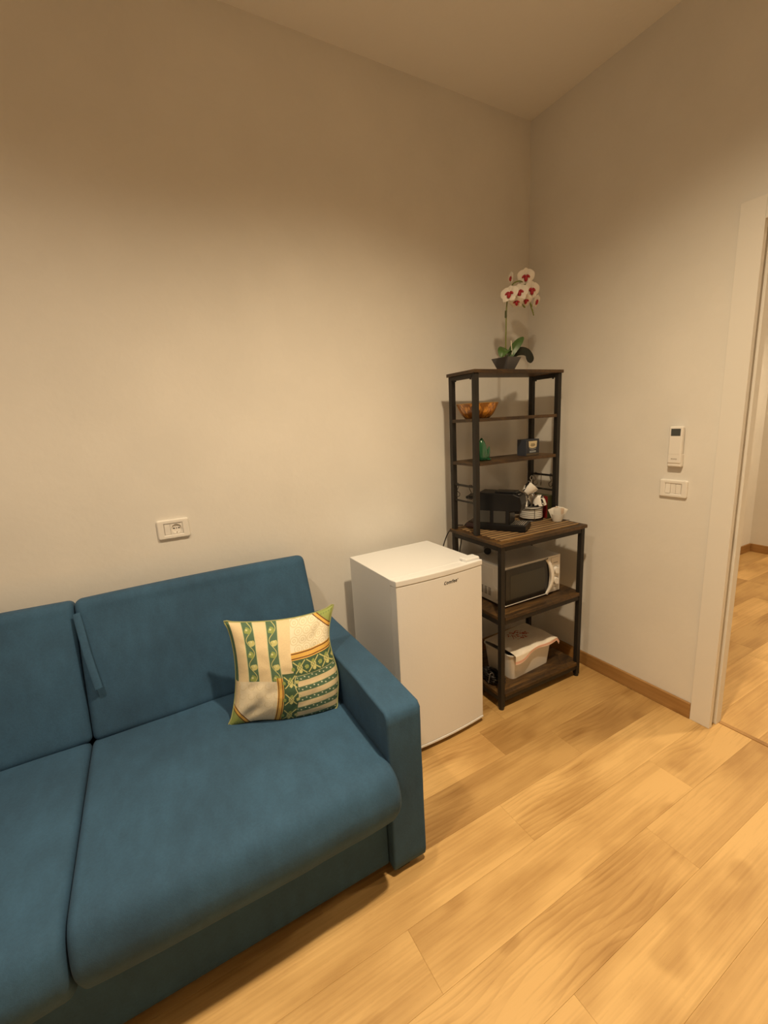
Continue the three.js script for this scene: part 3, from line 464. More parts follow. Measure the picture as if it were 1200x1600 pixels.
{ // small dark blue box with a pale label
  const [x, y, z] = RP(0.437, S2, 0.128), w = 0.098, h = 0.088, d = 0.066;
  const b = thing('tea_box', 'small dark blue box with a pale label on the second shelf', 'box', [x, y, z], RA);
  part('carton', bx(w, h, d, 0, 0, 0, 0.002), std({ color: lin(0.035, 0.042, 0.062), roughness: 0.5 }), b);
  const cv = document.createElement('canvas'); cv.width = 256; cv.height = 256; const c = cv.getContext('2d');
  c.fillStyle = '#2b2e38'; c.fillRect(0, 0, 256, 256); c.fillStyle = '#cdbf9f'; c.beginPath(); c.moveTo(40, 22); c.lineTo(216, 22); c.lineTo(206, 120); c.quadraticCurveTo(128, 160, 50, 120); c.fill();
  c.fillStyle = '#6b5e48'; for (const [a, bq, ww, hh] of [[88, 62, 80, 10], [80, 80, 96, 16], [96, 102, 64, 8]]) c.fillRect(a, bq, ww, hh); c.strokeStyle = '#b9b7b0'; c.lineWidth = 7; c.beginPath(); c.moveTo(60, 140); c.quadraticCurveTo(128, 176, 196, 140); c.stroke();
  c.fillStyle = '#b9c0c4'; c.fillRect(66, 182, 124, 26); c.fillStyle = '#59616a'; c.fillRect(76, 190, 104, 10); c.fillStyle = '#5c5140'; c.fillRect(0, 222, 256, 34);
  const tx = new THREE.CanvasTexture(cv); tx.colorSpace = THREE.SRGBColorSpace; const pl = new THREE.BoxGeometry(w - 0.006, h - 0.006, 0.0006); pl.translate(0, h / 2, d / 2 + 0.0004); part('printed_label', pl, std({ map: tx, roughness: 0.45 }), b, 'pale printed label');
}

// ---------------------------------------------------------------- worktop: slatted mat and what stands on it
const MT = WT + 0.0045;
{
  const [x, y, z] = RP(0.30, WT, 0.205);
  const m = thing('bamboo_mat', 'striped mat of light and dark bamboo slats lying on the worktop', 'mat', [x, y, z], RA);
  const lightB = [std({ color: lin(0.30, 0.19, 0.085), roughness: 0.55 }), std({ color: lin(0.27, 0.165, 0.072), roughness: 0.55 }), std({ color: lin(0.235, 0.14, 0.06), roughness: 0.55 })], darkB = [std({ color: lin(0.085, 0.050, 0.026), roughness: 0.6 }), std({ color: lin(0.11, 0.065, 0.033), roughness: 0.6 })];
  const n = 20, pitch = 0.318 / n;
  for (let i = 0; i < n; i++) { const len = 0.545 + rr(-0.006, 0.006), light = i % 2 === 1; part('slat', bx(len, light ? 0.0042 : 0.0034, pitch * (light ? 0.92 : 0.96), rr(-0.003, 0.003), 0.0002, -0.159 + pitch * (i + 0.5), 0.0014), (light ? lightB : darkB)[i % (light ? 3 : 2)], m); }
  for (const xx of [-0.2, 0.0, 0.2]) part('binding_thread', bx(0.0016, 0.0004, 0.318, xx, 0.0042, 0, 0.0002), std({ color: lin(0.45, 0.33, 0.18), roughness: 0.8 }), m);
  part('loose_thread', tube([V(-0.27, 0.003, 0.15), V(-0.255, 0.004, 0.160), V(-0.235, 0.002, 0.163), V(-0.225, 0.003, 0.17)], 0.0012, 20, 5), lightB[1], m);
}
{ // capsule coffee machine, turned so that its flank shows
  const a = 0.553, cl = 0.30, w = 0.120; const cx = 0.085 + 0.527 * 0.115 + 0.85 * 0.066, cz = 0.124 + 0.85 * 0.115 - 0.527 * 0.066;
  const [x, y, z] = RP(cx, MT, cz);
  const t = thing('coffee_machine', 'black capsule coffee machine standing on the slatted mat', 'coffee machine', [x, y, z], RA + a);
  const shell = phys({ color: lin(0.006, 0.006, 0.007), roughness: 0.32, specularIntensity: 0.6 }), panel = std({ color: lin(0.040, 0.038, 0.034), roughness: 0.35 });
  const side = (pts, hw, bev, mat, name) => { const s = new THREE.Shape(); pts.forEach(([pz, py], i) => i ? s.lineTo(pz, py) : s.moveTo(pz, py)); s.closePath(); const g = new THREE.ExtrudeGeometry(s, { depth: 2 * hw - 2 * bev, bevelEnabled: true, bevelThickness: bev, bevelSize: bev, bevelSegments: 3 }); g.rotateY(-Math.PI / 2); g.translate(hw - bev, 0, 0); return part(name, uvBox(g), mat, t); };
  side([[-0.125, 0.006], [0.04, 0.006], [0.045, 0.105], [0.096, 0.110], [0.102, 0.140], [0.094, 0.176], [0.065, 0.188], [-0.11, 0.192], [-0.125, 0.17]], w / 2, 0.006, shell, 'housing');
  side([[-0.128, 0.004], [0.122, 0.004], [0.127, 0.012], [0.125, 0.030], [-0.128, 0.030]], w / 2 + 0.003, 0.004, shell, 'base');
  part('drip_grille', Array.from({ length: 7 }, (_, i) => bx(0.096, 0.003, 0.005, 0, 0.034, 0.054 + i * 0.010, 0.001)), M.chrome, t);
  part('spout', [bx(0.034, 0.03, 0.030, 0, 0.084, 0.076, 0.006)], shell, t);
  part('lever', [bx(0.07, 0.010, 0.11, 0, 0.193, 0.020, 0.004)], shell, t);
  for (const [pz, pw] of [[-0.082, 0.06], [-0.002, 0.062]]) part('side_panel', bx(0.003, 0.062, pw, -w / 2 - 0.0015, 0.042, pz, 0.001), panel, t, 'dark grey side panel');
  for (const dx of [-0.012, 0.012]) { const g = new THREE.SphereGeometry(0.0045, 12, 8); g.scale(1, 0.5, 1); g.translate(dx, 0.186, 0.083); part('button', g, M.chrome, t); }
  const tankM = phys({ color: lin(0.9, 0.9, 0.9), roughness: 0.08, transmission: 1, thickness: 0, ior: 1.3 });
  const tk = bx(0.105, 0.125, 0.046, 0, 0.034, -0.160, 0.012); part('water_tank', tk, tankM, t);
  part('tank_base', bx(0.112, 0.028, 0.052, 0, 0.004, -0.160, 0.006), std({ color: lin(0.04, 0.012, 0.012), roughness: 0.4 }), t, 'dark red base under the water tank');
  part('tank_lid', bx(0.110, 0.016, 0.052, 0, 0.160, -0.160, 0.007), shell, t);
}
{ // cup stand: saucers piled in a wire holder, cups hung above it
  const cx = 0.462, cz = 0.132; const [x, y, z] = RP(cx, MT, cz);
  const st = thing('cup_stand', 'dark wire cup stand with centre pole beside the coffee machine', 'cup stand', [x, y, z], RA);
  const ringG = (r, yy, t) => { const g = new THREE.TorusGeometry(r, t, 8, 56); g.rotateX(Math.PI / 2); g.translate(0, yy, 0); return g; };
  part('base_ring', ringG(0.064, 0.003, 0.0026), M.wire, st); part('top_ring', ringG(0.068, 0.072, 0.002), M.wire, st);
  for (const a of [2.1, 3.6, 5.4]) part('upright', rod(V(0.0665 * Math.cos(a), 0.003, 0.0665 * Math.sin(a)), V(0.068 * Math.cos(a), 0.072, 0.068 * Math.sin(a)), 0.0018), M.wire, st);
  part('cross_bar', [rod(V(-0.063, 0.003, 0), V(0.063, 0.003, 0), 0.002), rod(V(0, 0.003, -0.063), V(0, 0.003, 0.063), 0.002)], M.wire, st);
  part('pole', rod(V(0, 0.003, 0), V(0, 0.225, 0), 0.0028), M.chrome, st);
  const lp = new THREE.TorusGeometry(0.011, 0.002, 8, 24); lp.translate(0, 0.236, 0); part('loop', lp, M.chrome, st);
  part('cup_hook', tube([V(0, 0.205, 0), V(-0.009, 0.209, 0.005), V(-0.016, 0.211, 0.009), V(-0.019, 0.222, 0.011)], 0.0016, 14, 6), M.chrome, st);
  // saucers
  const sg = lathe([[0.0045, 0], [0.034, 0], [0.036, 0.0015], [0.054, 0.0062], [0.0605, 0.0084], [0.0618, 0.0092], [0.0626, 0.0160], [0.0615, 0.0170], [0.0600, 0.0162], [0.0592, 0.0112], [0.046, 0.0072], [0.034, 0.0036], [0.0045, 0.0036], [0.0045, 0]], 56);
  const names = ['bottom', 'second from the bottom', 'third from the bottom', 'fourth from the bottom', 'fifth from the bottom', 'top'];
  for (let k = 0; k < 6; k++) { const m = part('saucer', sg, M.ceramic); m.position.set(x, y + 0.0062 + k * 0.0108, z); tag(m, `white saucer in the wire cup stand, ${names[k]} of the pile of six`, 'saucer', 'saucers piled in the cup stand'); }
  // cups with black patches
  const patch = makeTex(256, 128, (u, v) => { const a = fbm(u * 6, v * 4, 6, 4, 3, 131), b = pnoise(u * 5, v * 3, 5, 3, 137); const t = sstep(0.60, 0.625, a) * 0.97, s = sstep(0.80, 0.83, b); return [mix(mix(0.93, 0.05, t), 0.45, s * 0.4), mix(mix(0.92, 0.05, t), 0.5, s * 0.4), mix(mix(0.90, 0.06, t), 0.62, s * 0.4)]; });
  const cupM = phys({ map: patch, roughness: 0.16, clearcoat: 0.7, clearcoatRoughness: 0.06 });
  const cupG = lathe([[0, 0], [0.016, 0], [0.018, 0.002], [0.023, 0.014], [0.027, 0.030], [0.029, 0.046], [0.0285, 0.0472], [0.0265, 0.045], [0.0245, 0.030], [0.020, 0.014], [0.014, 0.005], [0, 0.004]], 36);
  const hd = tube([V(0.026, 0.036, 0), V(0.038, 0.038, 0), V(0.043, 0.028, 0), V(0.037, 0.016, 0), V(0.0235, 0.014, 0)], 0.003, 24, 8);
  const cups = [
    [[-0.044, 0.181, 0.027], [0.50, 0.60, 0.32], 1.25, 'white espresso cup with black patches, hanging highest on the cup stand'],
    [[-0.032, 0.1095, -0.018], [-0.10, -1, -0.08], 1.28, 'white espresso cup standing upside down at the left of the cup stand'],
    [[0.024, 0.1095, 0.034], [0.10, -1, 0.14], 1.28, 'white espresso cup with black spots, upside down at the right of the cup stand'],
    [[0.038, 0.1095, -0.045], [0.06, -1, -0.08], 1.2, 'white espresso cup standing upside down at the back of the cup stand'],
  ];
  for (const [p, dv, sc, lab] of cups) {
    const D = V(...dv).normalize(), [wx, wy, wz] = RP(cx + p[0], MT + p[1], cz + p[2]), g = thing('espresso_cup', lab, 'cup', [wx - D.x * 0.024 * sc, wy - D.y * 0.024 * sc, wz - D.z * 0.024 * sc]);
    g.quaternion.setFromUnitVectors(V(0, 1, 0), D); g.quaternion.multiply(new THREE.Quaternion().setFromAxisAngle(V(0, 1, 0), p[0] * 40 + 2.2)); g.scale.setScalar(sc);
    part('cup_body', cupG, cupM, g); part('handle', hd, M.ceramic, g);
  }
}
{ // green and red carton behind the cups
  const [x, y, z] = RP(0.5565, MT, 0.109);
  const b = thing('carton', 'dark green carton with a red side behind the cups', 'carton', [x, y, z], RA);
  part('carton_body', bx(0.044, 0.130, 0.150, 0.001, 0, 0, 0.002), std({ color: lin(0.035, 0.036, 0.010), roughness: 0.55 }), b);
  part('red_side', bx(0.0015, 0.124, 0.144, -0.0215, 0.003, 0, 0.0005), std({ color: lin(0.22, 0.010, 0.012), roughness: 0.5 }), b, 'red printed side');
}
{ // small glass of sugar sachets
  const [x, y, z] = RP(0.528, MT, 0.258);
  const g = thing('sugar_pot', 'small flared white pot at the right end of the mat', 'pot', [x, y, z], RA);
  part('pot_body', lathe([[0, 0], [0.022, 0], [0.025, 0.002], [0.029, 0.020], [0.034, 0.042], [0.0335, 0.043], [0.031, 0.042], [0.026, 0.02], [0.022, 0.005], [0, 0.004]], 40), phys({ color: lin(0.72, 0.69, 0.64), roughness: 0.3 }), g);
  const pm = [std({ color: lin(0.80, 0.77, 0.71), roughness: 0.7 }), std({ color: lin(0.62, 0.50, 0.40), roughness: 0.7 }), std({ color: lin(0.74, 0.72, 0.68), roughness: 0.7 })];
  const sach = (() => { const s = new THREE.PlaneGeometry(0.036, 0.068, 6, 10), p = s.attributes.position; const f = s.clone(); for (const [gg, sg] of [[s, 1], [f, -1]]) { const q = gg.attributes.position; for (let i = 0; i < q.count; i++) { const a = q.getX(i) / 0.018, b = q.getY(i) / 0.034; q.setZ(i, sg * (0.0003 + 0.004 * Math.max(0, (1 - a * a)) * Math.max(0, 1 - b ** 4))); } } const ix = f.index; for (let i = 0; i < ix.count; i += 3) { const t = ix.getX(i); ix.setX(i, ix.getX(i + 2)); ix.setX(i + 2, t); } s.computeVertexNormals(); f.computeVertexNormals(); const m = merge([s, f]); m.translate(0, 0.034, 0); return m; })();
  const spots = [[-0.007, -0.003, 0.42, 0.3, 0.10], [-0.004, 0.006, 0.10, 0.2, 0.24], [0.003, 0.006, -0.16, -0.2, 0.22], [0.007, 0.005, -0.44, 0.3, 0.08], [-0.002, -0.001, 0.20, 0.6, -0.05], [0.003, -0.006, -0.2, 0.1, -0.18]];
  const sl = ['leaning left at the edge', 'standing upright in front', 'brownish, second in front', 'leaning right', 'brownish, in the middle', 'standing at the back'];
  spots.forEach(([dx, dz, tz, ty, tx], i) => { const [wx, wy, wz] = RP(0.528 + dx, MT + 0.012, 0.258 + dz); const m = part('sugar_sachet', sach, pm[[0, 2, 1, 0, 1, 2][i]]); m.position.set(wx, wy, wz); m.rotation.set(tx, RA - 0.8 + ty * 0.5, tz, 'YXZ'); tag(m, `paper sugar sachet in the small white pot, ${sl[i]}`, 'sachet', 'sugar sachets in the pot'); });
  const [nx, ny, nz] = RP(0.566, MT, 0.262); const sp = thing('teaspoon', 'small dull teaspoon lying to the right of the sachets', 'spoon', [nx, ny, nz], RA + 0.4);
  const bowl = new THREE.SphereGeometry(1, 16, 10); bowl.scale(0.010, 0.003, 0.015); bowl.translate(0, 0.0034, -0.02); part('spoon_bowl', bowl, M.wire, sp); part('handle', tube([V(0, 0.0034, -0.008), V(0.001, 0.0045, 0.01), V(0.003, 0.004, 0.035)], 0.0018, 16, 6), M.wire, sp);
}

// ---------------------------------------------------------------- microwave on the middle shelf
{
  const w = 0.41, h = 0.215, d = 0.275, x0 = 0.093, zf = 0.306; const [x, y, z] = RP(x0 + w / 2, MS, zf - d / 2);
  const m = thing('microwave', 'white microwave with a black glass door on the middle shelf', 'microwave', [x, y, z], RA);
  const zF = d / 2, hw = w / 2;
  part('case', bx(w, h - 0.008, d - 0.012, 0, 0.008, -0.006, 0.005), M.whitePlastic, m);
  for (const [fx, fz] of [[-1, 1], [1, 1], [-1, -1], [1, -1]]) { const g = new THREE.CylinderGeometry(0.012, 0.010, 0.009, 14); g.translate(fx * (hw - 0.035), 0.0045, fz * (zF - 0.05)); part('foot', g, M.blackMatte, m); }
  part('front_frame', bx(w, h - 0.008, 0.014, 0, 0.008, zF - 0.006, 0.003), M.whitePlastic, m);
  const glass = phys({ color: lin(0.008, 0.007, 0.006), roughness: 0.2, clearcoat: 0.2, clearcoatRoughness: 0.1 });
  const doorR = hw - 0.108;                           // door glass runs from the left edge to the handle arc
  const arc = (off, z) => { const s = new THREE.Shape(); s.moveTo(-hw + 0.006, 0.018); s.lineTo(doorR - 0.012 + off, 0.018); s.quadraticCurveTo(doorR + 0.040 + off, h * 0.53, doorR - 0.012 + off, h - 0.012); s.lineTo(-hw + 0.006, h - 0.012); s.closePath(); const g = new THREE.ExtrudeGeometry(s, { depth: z, bevelEnabled: true, bevelThickness: 0.001, bevelSize: 0.001, bevelSegments: 2, curveSegments: 30 }); g.translate(0, 0, zF + 0.001); return g; };
  const dm = part('door', arc(0, 0.010), glass, m);
  part('window', (() => { const s = new THREE.Shape(); s.moveTo(-hw + 0.035, 0.045); s.lineTo(doorR - 0.028, 0.045); s.quadraticCurveTo(doorR - 0.012, h * 0.52, doorR - 0.028, h - 0.045); s.lineTo(-hw + 0.035, h - 0.045); s.closePath(); const g = new THREE.ExtrudeGeometry(s, { depth: 0.0008, bevelEnabled: false, curveSegments: 20 }); g.translate(0, 0, zF + 0.0121); return g; })(), phys({ color: lin(0.026, 0.025, 0.019), roughness: 0.35, clearcoat: 0.15, clearcoatRoughness: 0.2 }), dm, 'paler mesh window');
  // bowed white handle
  const hp = []; for (let i = 0; i <= 24; i++) { const t = i / 24, q = 4 * t * (1 - t); hp.push(V(doorR - 0.006 + 0.029 * q, mix(0.012, h - 0.006, t), zF + 0.010 + 0.016 * q)); }
  const hs = new THREE.Shape(); hs.absellipse(0, 0, 0.0065, 0.0105, 0, Math.PI * 2);
  part('handle', new THREE.ExtrudeGeometry(hs, { steps: 50, extrudePath: new THREE.CatmullRomCurve3(hp), curveSegments: 12 }), M.whitePlastic, dm, 'bowed white handle');
  part('bottom_strip', bx(w - 0.11, 0.005, 0.012, -0.052, 0.011, zF + 0.006, 0.002), M.whitePlastic, m);
  const px = hw - 0.040;
  part('control_panel', bx(0.062, h - 0.03, 0.004, px, 0.020, zF + 0.002, 0.0015), M.whitePlastic, m);
  for (const [ky, kr] of [[h * 0.62, 0.0185], [h * 0.34, 0.0185]]) { const g = new THREE.CylinderGeometry(kr * 0.92, kr, 0.014, 28); g.rotateX(Math.PI / 2); g.translate(px, ky, zF + 0.010); const k = part('knob', g, M.whitePlastic, m); part('knob_grip', bx(0.007, kr * 1.8, 0.010, px, ky - kr * 0.9, zF + 0.020, 0.002), M.whitePlastic, k); part('knob_scale', (() => { const g2 = new THREE.RingGeometry(kr * 1.12, kr * 1.22, 32, 1, 0.2, 5); g2.translate(px, ky, zF + 0.0043); return g2; })(), M.greyPlastic, k, 'printed grey scale'); }
  part('mode_print', [bx(0.034, 0.005, 0.0006, px, h * 0.80, zF + 0.004, 0.0002), bx(0.026, 0.003, 0.0006, px, h * 0.16, zF + 0.004, 0.0002)], M.greyPlastic, m);
  // vent slots and pressed panel on the left flank
  for (let c = 0; c < 3; c++) for (let k = 0; k < 8; k++) part('vent_slot', bx(0.0016, 0.0032, 0.020, -hw - 0.0002, 0.040 + k * 0.0075, 0.035 - c * 0.030, 0.0004), M.slot, m);
  part('pressed_panel', bx(0.003, 0.11, 0.15, -hw - 0.0005, 0.085, -0.01, 0.0014), M.whitePlastic, m);
  part('air_scoop', (() => { const s = new THREE.Shape(); s.moveTo(0, 0); s.lineTo(0.034, 0); s.lineTo(0.034, 0.062); s.lineTo(0, 0.085); s.closePath(); const g = new THREE.ExtrudeGeometry(s, { depth: 0.002, bevelEnabled: true, bevelThickness: 0.001, bevelSize: 0.001, bevelSegments: 1 }); g.rotateY(-Math.PI / 2); g.translate(-hw - 0.0012, 0.030, 0.062); return g; })(), M.whitePlastic, m);
  const [qx, qy, qz] = RP(0.203, MS + h, 0.062); const pg = thing('power_plug', 'round black power plug with a pale ring lying on the microwave', 'plug', [qx, qy, qz], RA - 0.7);
  const cy = (r1, r2, l, zz) => { const g = new THREE.CylinderGeometry(r1, r2, l, 24); g.rotateX(Math.PI / 2); g.translate(0, 0.02, zz); return g; };
  part('plug_body', [cy(0.020, 0.0185, 0.026, 0.012), cy(0.010, 0.019, 0.02, -0.010)], M.black, pg); part('plug_ring', (() => { const g = cy(0.0185, 0.0185, 0.004, -0.022); g.translate(-0.006, 0, 0); return g; })(), M.whitePlastic, pg);
}

// ---------------------------------------------------------------- tub, cloth and cable on the bottom shelf
{
  const x0 = 0.122, x1 = 0.452, z0 = 0.115, z1 = 0.315, h = 0.148; const [x, y, z] = RP((x0 + x1) / 2, BS, (z0 + z1) / 2);
  const b = thing('plastic_tub', 'white plastic tub standing on the bottom shelf of the rack', 'tub', [x, y, z], RA + 0.08);
  const wx = (x1 - x0) / 2, wz = (z1 - z0) / 2;
  const rrect = (hx, hz, r) => { const s = new THREE.Shape(); s.moveTo(-hx + r, -hz); s.lineTo(hx - r, -hz); s.quadraticCurveTo(hx, -hz, hx, -hz + r); s.lineTo(hx, hz - r); s.quadraticCurveTo(hx, hz, hx - r, hz); s.lineTo(-hx + r, hz); s.quadraticCurveTo(-hx, hz, -hx, hz - r); s.lineTo(-hx, -hz + r); s.quadraticCurveTo(-hx, -hz, -hx + r, -hz); return s.getPoints(10); };
  const lv = [[0.93, 0.95, 0.002, 0], [0.95, 0.96, 0.0, 0.0], [0.955, 0.965, 0.004, 0], [1.07, 1.07, h - 0.006, 0], [1.10, 1.12, h - 0.005, 0], [1.10, 1.12, h, 0], [1.06, 1.06, h, 0], [1.04, 1.04, h - 0.01, 0], [0.93, 0.93, 0.006, 0], [0.0, 0.0, 0.005, 0]];
  const base = rrect(wx * 0.96, wz * 0.96, 0.032); const P = [], I = [], n = base.length;
  for (const [sx, sz, yy] of lv) for (const q of base) P.push(q.x * sx, yy, q.y * sz);
  for (let k = 0; k < lv.length - 1; k++) for (let i = 0; i < n; i++) { const j = (i + 1) % n, a = k * n + i, c = k * n + j, e = a + n, f = c + n; I.push(a, e, c, c, e, f); }
  const g = new THREE.BufferGeometry(); g.setAttribute('position', new THREE.Float32BufferAttribute(P, 3)); g.setIndex(I); const ng = g.toNonIndexed(); ng.computeVertexNormals();
  const bottom = new THREE.ShapeGeometry(new THREE.Shape(base.map((q) => new THREE.Vector2(q.x * 0.95, q.y * 0.96)))); bottom.rotateX(Math.PI / 2); bottom.translate(0, 0.001, 0);
  part('tub_body', [ng, bottom], std({ color: lin(0.76, 0.73, 0.69), roughness: 0.45 }), b);
  // tea towel laid over the tub, hanging over the front edge
  const [cx, cy, cz] = RP((x0 + x1) / 2, BS + h + 0.0015, (z0 + z1) / 2); const t = thing('tea_towel', 'white tea towel with a red print and pink hem over the tub', 'towel', [cx, cy, cz], RA + 0.08);
  const cv = document.createElement('canvas'); cv.width = cv.height = 512; const c = cv.getContext('2d'); c.fillStyle = '#efe6d8'; c.fillRect(0, 0, 512, 512);
  c.fillStyle = '#e9b9a8'; c.fillRect(0, 478, 512, 22); c.fillRect(490, 0, 12, 512); c.fillStyle = '#f1d5c8'; c.fillRect(0, 500, 512, 12);
  for (let i = 0; i < 90; i++) { const a = rnd() * 7, r = Math.sqrt(rnd()) * 92, px = 256 + r * Math.cos(a) * 1.1, py = 180 + r * Math.sin(a) * 1.2; c.fillStyle = ['#b5432f', '#c65a42', '#a83a2c', '#d07a60'][i % 4]; c.beginPath(); c.ellipse(px, py, 4 + rnd() * 11, 3 + rnd() * 6, rnd() * 3, 0, 7); c.fill(); }
  const tx = new THREE.CanvasTexture(cv); tx.colorSpace = THREE.SRGBColorSpace;
  const NX = 56, NZ = 60, Q = [], U = [], J = []; const X0 = -0.158, X1 = wx * 1.1 + 0.022, zr = -wz * 1.04, lip = wz * 1.12 + 0.002, hang = 0.042, L = lip - zr;
  const place = (u, v) => {
    let px = mix(X0, X1, u), s = v * (L + hang * (1.25 - 0.75 * sstep(0.0, 0.45, u) + 0.10 * Math.sin(u * 9))), py = 0, pz;
    if (s < L) { pz = zr + s; const q = Math.min(1, Math.min(s, L - s) / 0.03); py = 0.006 + 0.014 * Math.sin(Math.PI * clamp(s / L, 0, 1)) * (0.6 + 0.4 * Math.sin(u * 5)) + q * 0.010 * (fbm(u * 4 + 3, v * 4, 99, 99, 3, 141) - 0.5) + 0.006 * Math.sin(u * 22 + v * 3) * sstep(0.6, 1.0, s / L) * 0.6; py = Math.max(py, 0.0012); }
    else { const e = s - L; pz = lip + 0.004 + 0.004 * Math.sin(u * 11) * clamp(e / 0.03, 0, 1) + 0.004; py = 0.005 - e * 0.98 + 0.002 * Math.sin(u * 13 + 2); }
    const over = px - wx * 1.1; if (over > 0) py -= over * 1.2 + over * over * 10;
    return [px, py, pz];
  };
  for (let j = 0; j <= NZ; j++) for (let i = 0; i <= NX; i++) { Q.push(...place(i / NX, j / NZ)); U.push(i / NX, 1 - j / NZ); }
  for (let j = 0; j < NZ; j++) for (let i = 0; i < NX; i++) { const a = j * (NX + 1) + i, bq = a + 1, e = a + NX + 1, f = e + 1; J.push(a, e, bq, bq, e, f); }
  const m0 = Q.length / 3; const tg = new THREE.BufferGeometry(); tg.setAttribute('position', new THREE.Float32BufferAttribute(Q, 3)); tg.setAttribute('uv', new THREE.Float32BufferAttribute(U, 2)); tg.setIndex(J); tg.computeVertexNormals();
  const under = tg.clone(); { const p = under.attributes.position, nn = tg.attributes.normal; for (let i = 0; i < p.count; i++) p.setXYZ(i, p.getX(i) - nn.getX(i) * 0.001, p.getY(i) - nn.getY(i) * 0.001, p.getZ(i) - nn.getZ(i) * 0.001); const ix = under.index; for (let i = 0; i < ix.count; i += 3) { const q = ix.getX(i); ix.setX(i, ix.getX(i + 2)); ix.setX(i + 2, q); } under.computeVertexNormals(); }
  part('cloth', [tg, under], std({ map: tx, roughness: 0.9, bumpMap: rep(weave, 4, 4), bumpScale: 0.0004 }), t);
}
{ // coiled black cable beside the tub
  const [x, y, z] = RP(0.062, BS, 0.262), t = thing('coiled_cable', 'tangled coil of glossy black cable beside the white tub', 'cable', [x, y, z], RA); const P = [];
  for (let i = 0; i < 90; i++) { const a = i / 90 * Math.PI * 2 * 9, r = 0.040 + 0.012 * Math.sin(i * 1.7); P.push(V(r * Math.cos(a) * 0.85 + 0.004 * Math.sin(i * 3.1), 0.008 + 0.030 * (i / 90) + 0.012 * (1 + Math.sin(i * 2.3)) * 0.5, r * Math.sin(a) * 1.55)); }
  part('coil', tube(P, 0.0042, 700, 7), std({ color: lin(0.010, 0.008, 0.008), roughness: 0.42 }), t);
  part('tie', tube([V(-0.05, 0.01, 0.02), V(-0.035, 0.06, 0.02), V(-0.02, 0.055, 0.02), V(-0.012, 0.006, 0.02)], 0.003, 24, 6), std({ color: lin(0.10, 0.09, 0.085), roughness: 0.4 }), t);
}
{ // appliance cords at the back of the rack, the first from the coffee machine
  const cm = std({ color: lin(0.018, 0.012, 0.009), roughness: 0.5 });
  const A = part('appliance_cord', tube([V(...RP(0.06, MT + 0.010, 0.03)), V(...RP(0.045, WT + 0.008, -0.006)), V(-0.690, 0.868, 0.095), V(-0.707, 0.80, 0.066), V(-0.722, 0.70, 0.05), V(-0.73, 0.50, 0.045), V(-0.725, 0.25, 0.045), V(-0.72, 0.10, 0.05)], 0.0032, 70, 7), cm); tag(A, 'thin dark cord looping over the back left corner of the worktop', 'cord');
  const B = part('appliance_cord', tube([V(...RP(0.115, MT + 0.012, 0.012)), V(...RP(0.106, WT + 0.004, -0.008)), V(-0.606, 0.835, 0.098), V(-0.618, 0.77, 0.096), V(-0.632, 0.70, 0.095), V(-0.655, 0.55, 0.09), V(-0.662, 0.30, 0.08), V(-0.665, 0.12, 0.08)], 0.0032, 70, 7), cm); tag(B, 'thin dark cord hanging straight down behind the worktop', 'cord');
}

// ---------------------------------------------------------------- wall fittings
function plateGeo(w, h, d, ww, hh) { // frame with a bevelled outside and a window
  const s = new THREE.Shape(), rc = (o, a, b, r) => { o.moveTo(-a + r, -b); o.lineTo(a - r, -b); o.quadraticCurveTo(a, -b, a, -b + r); o.lineTo(a, b - r); o.quadraticCurveTo(a, b, a - r, b); o.lineTo(-a + r, b); o.quadraticCurveTo(-a, b, -a, b - r); o.lineTo(-a, -b + r); o.quadraticCurveTo(-a, -b, -a + r, -b); return o; };
  rc(s, w / 2 - 0.005, h / 2 - 0.005, 0.003); s.holes.push(rc(new THREE.Path(), ww / 2, hh / 2, 0.0015));
  const g = new THREE.ExtrudeGeometry(s, { depth: d - 0.0055, bevelEnabled: true, bevelThickness: 0.005, bevelSize: 0.005, bevelSegments: 3, curveSegments: 6, bevelOffset: 0 }); g.translate(0, 0, 0.0005); return uvBox(g);
}
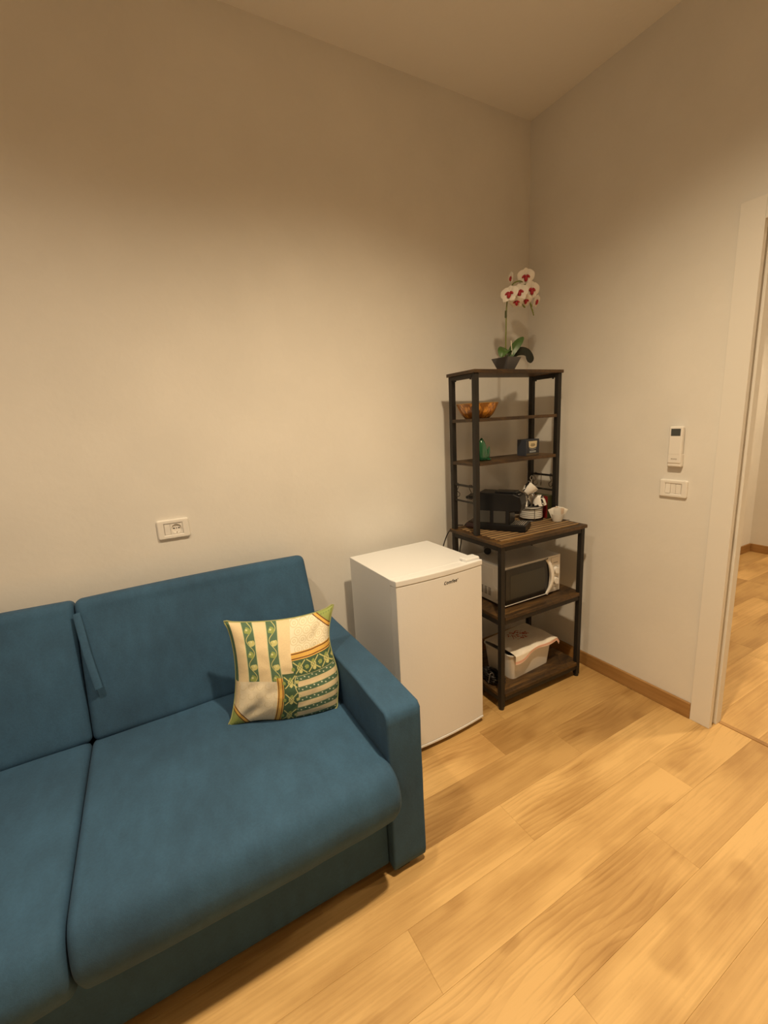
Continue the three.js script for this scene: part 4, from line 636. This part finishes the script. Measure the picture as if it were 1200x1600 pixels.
{ // outlet: blank module and earthed socket
  const o = thing('wall_outlet', 'white wall outlet with one earthed socket above the sofa', 'outlet', [-2.051, 1.09, 0]);
  part('frame', plateGeo(0.12, 0.08, 0.0115, 0.079, 0.055), M.socket, o);
  part('blank_module', bx(0.0215, 0.044, 0.008, -0.0225, -0.022, 0.005, 0.001), M.socket, o);
  const s = new THREE.Shape(); s.moveTo(-0.0225, -0.022); s.lineTo(0.0225, -0.022); s.lineTo(0.0225, 0.022); s.lineTo(-0.0225, 0.022); s.closePath(); const hole = new THREE.Path(); hole.absarc(0, 0, 0.0195, 0, Math.PI * 2, true); s.holes.push(hole);
  const fg = new THREE.ExtrudeGeometry(s, { depth: 0.008, bevelEnabled: false, curveSegments: 32 }); fg.translate(0.0115, 0, 0.001); const so = part('socket_face', fg, M.socket, o);
  const cup = new THREE.CylinderGeometry(0.0194, 0.0194, 0.0015, 36); cup.rotateX(Math.PI / 2); cup.translate(0.0115, 0, 0.0018); part('socket_well', cup, M.socket, so);
  for (const dx of [-0.0095, 0, 0.0095]) { const g = new THREE.CylinderGeometry(dx ? 0.0028 : 0.0022, dx ? 0.0028 : 0.0022, 0.0006, 16); g.rotateX(Math.PI / 2); if (dx) g.scale(1.4, 0.8, 1); g.translate(0.0115 + dx, 0.001, 0.0028); part('pin_hole', g, M.black, so); }
  for (const sy of [-1, 1]) part('earth_clip', bx(0.005, 0.004, 0.004, 0.0115, sy * 0.0165 - 0.002, 0.004, 0.0006), M.chrome, so);
  part('recess', bx(0.078, 0.054, 0.001, 0, -0.027, 0.0008, 0.0003), M.socket, o);
}
{ // light switch
  const o = thing('light_switch', 'white three-module light switch below the wall controller', 'light switch', [0, 1.103, 0.8855], -Math.PI / 2);
  part('frame', plateGeo(0.12, 0.08, 0.0115, 0.079, 0.055), M.socket, o); part('recess', bx(0.078, 0.054, 0.001, 0, -0.027, 0.0008, 0.0003), M.socket, o);
  const rk = bx(0.0215, 0.045, 0.009, 0, -0.0225, 0, 0.0015); rk.rotateX(-0.09); rk.translate(-0.0225, 0, 0.0062); part('rocker', rk, M.socket, o, 'tilted rocker');
  for (const x of [0.0, 0.0225]) part('rocker', bx(0.0215, 0.044, 0.008, x, -0.022, 0.0048, 0.0012), M.socket, o);
}
{ // remote controller in its wall holder
  const o = thing('wall_controller', 'slim white remote controller with a grey display on the wall', 'remote', [0, 1.30, 0.888], -Math.PI / 2);
  part('holder', (() => { const g = bx(0.060, 0.060, 0.024, 0, -0.095, 0.012, 0.006); return g; })(), M.socket, o);
  const body = bx(0.058, 0.166, 0.021, 0, -0.080, 0.0165, 0.006, 3);
  part('body', body, M.socket, o);
  part('display', bx(0.040, 0.032, 0.0012, 0, 0.044, 0.0268, 0.0004), std({ color: lin(0.055, 0.062, 0.060), roughness: 0.25 }), o, 'dark grey display');
  part('button_cover', bx(0.046, 0.075, 0.0012, 0, -0.038, 0.0270, 0.0005), M.socket, o);
  const tg = new TextGeometry('moto', { font, size: 0.0075, depth: 0.0004, curveSegments: 3 }); tg.computeBoundingBox(); tg.translate(-tg.boundingBox.max.x / 2, -0.062, 0.0270); part('lettering', tg, std({ color: lin(0.35, 0.30, 0.26), roughness: 0.6 }), o, 'small grey lettering');
}

renderer.render(scene, camera);
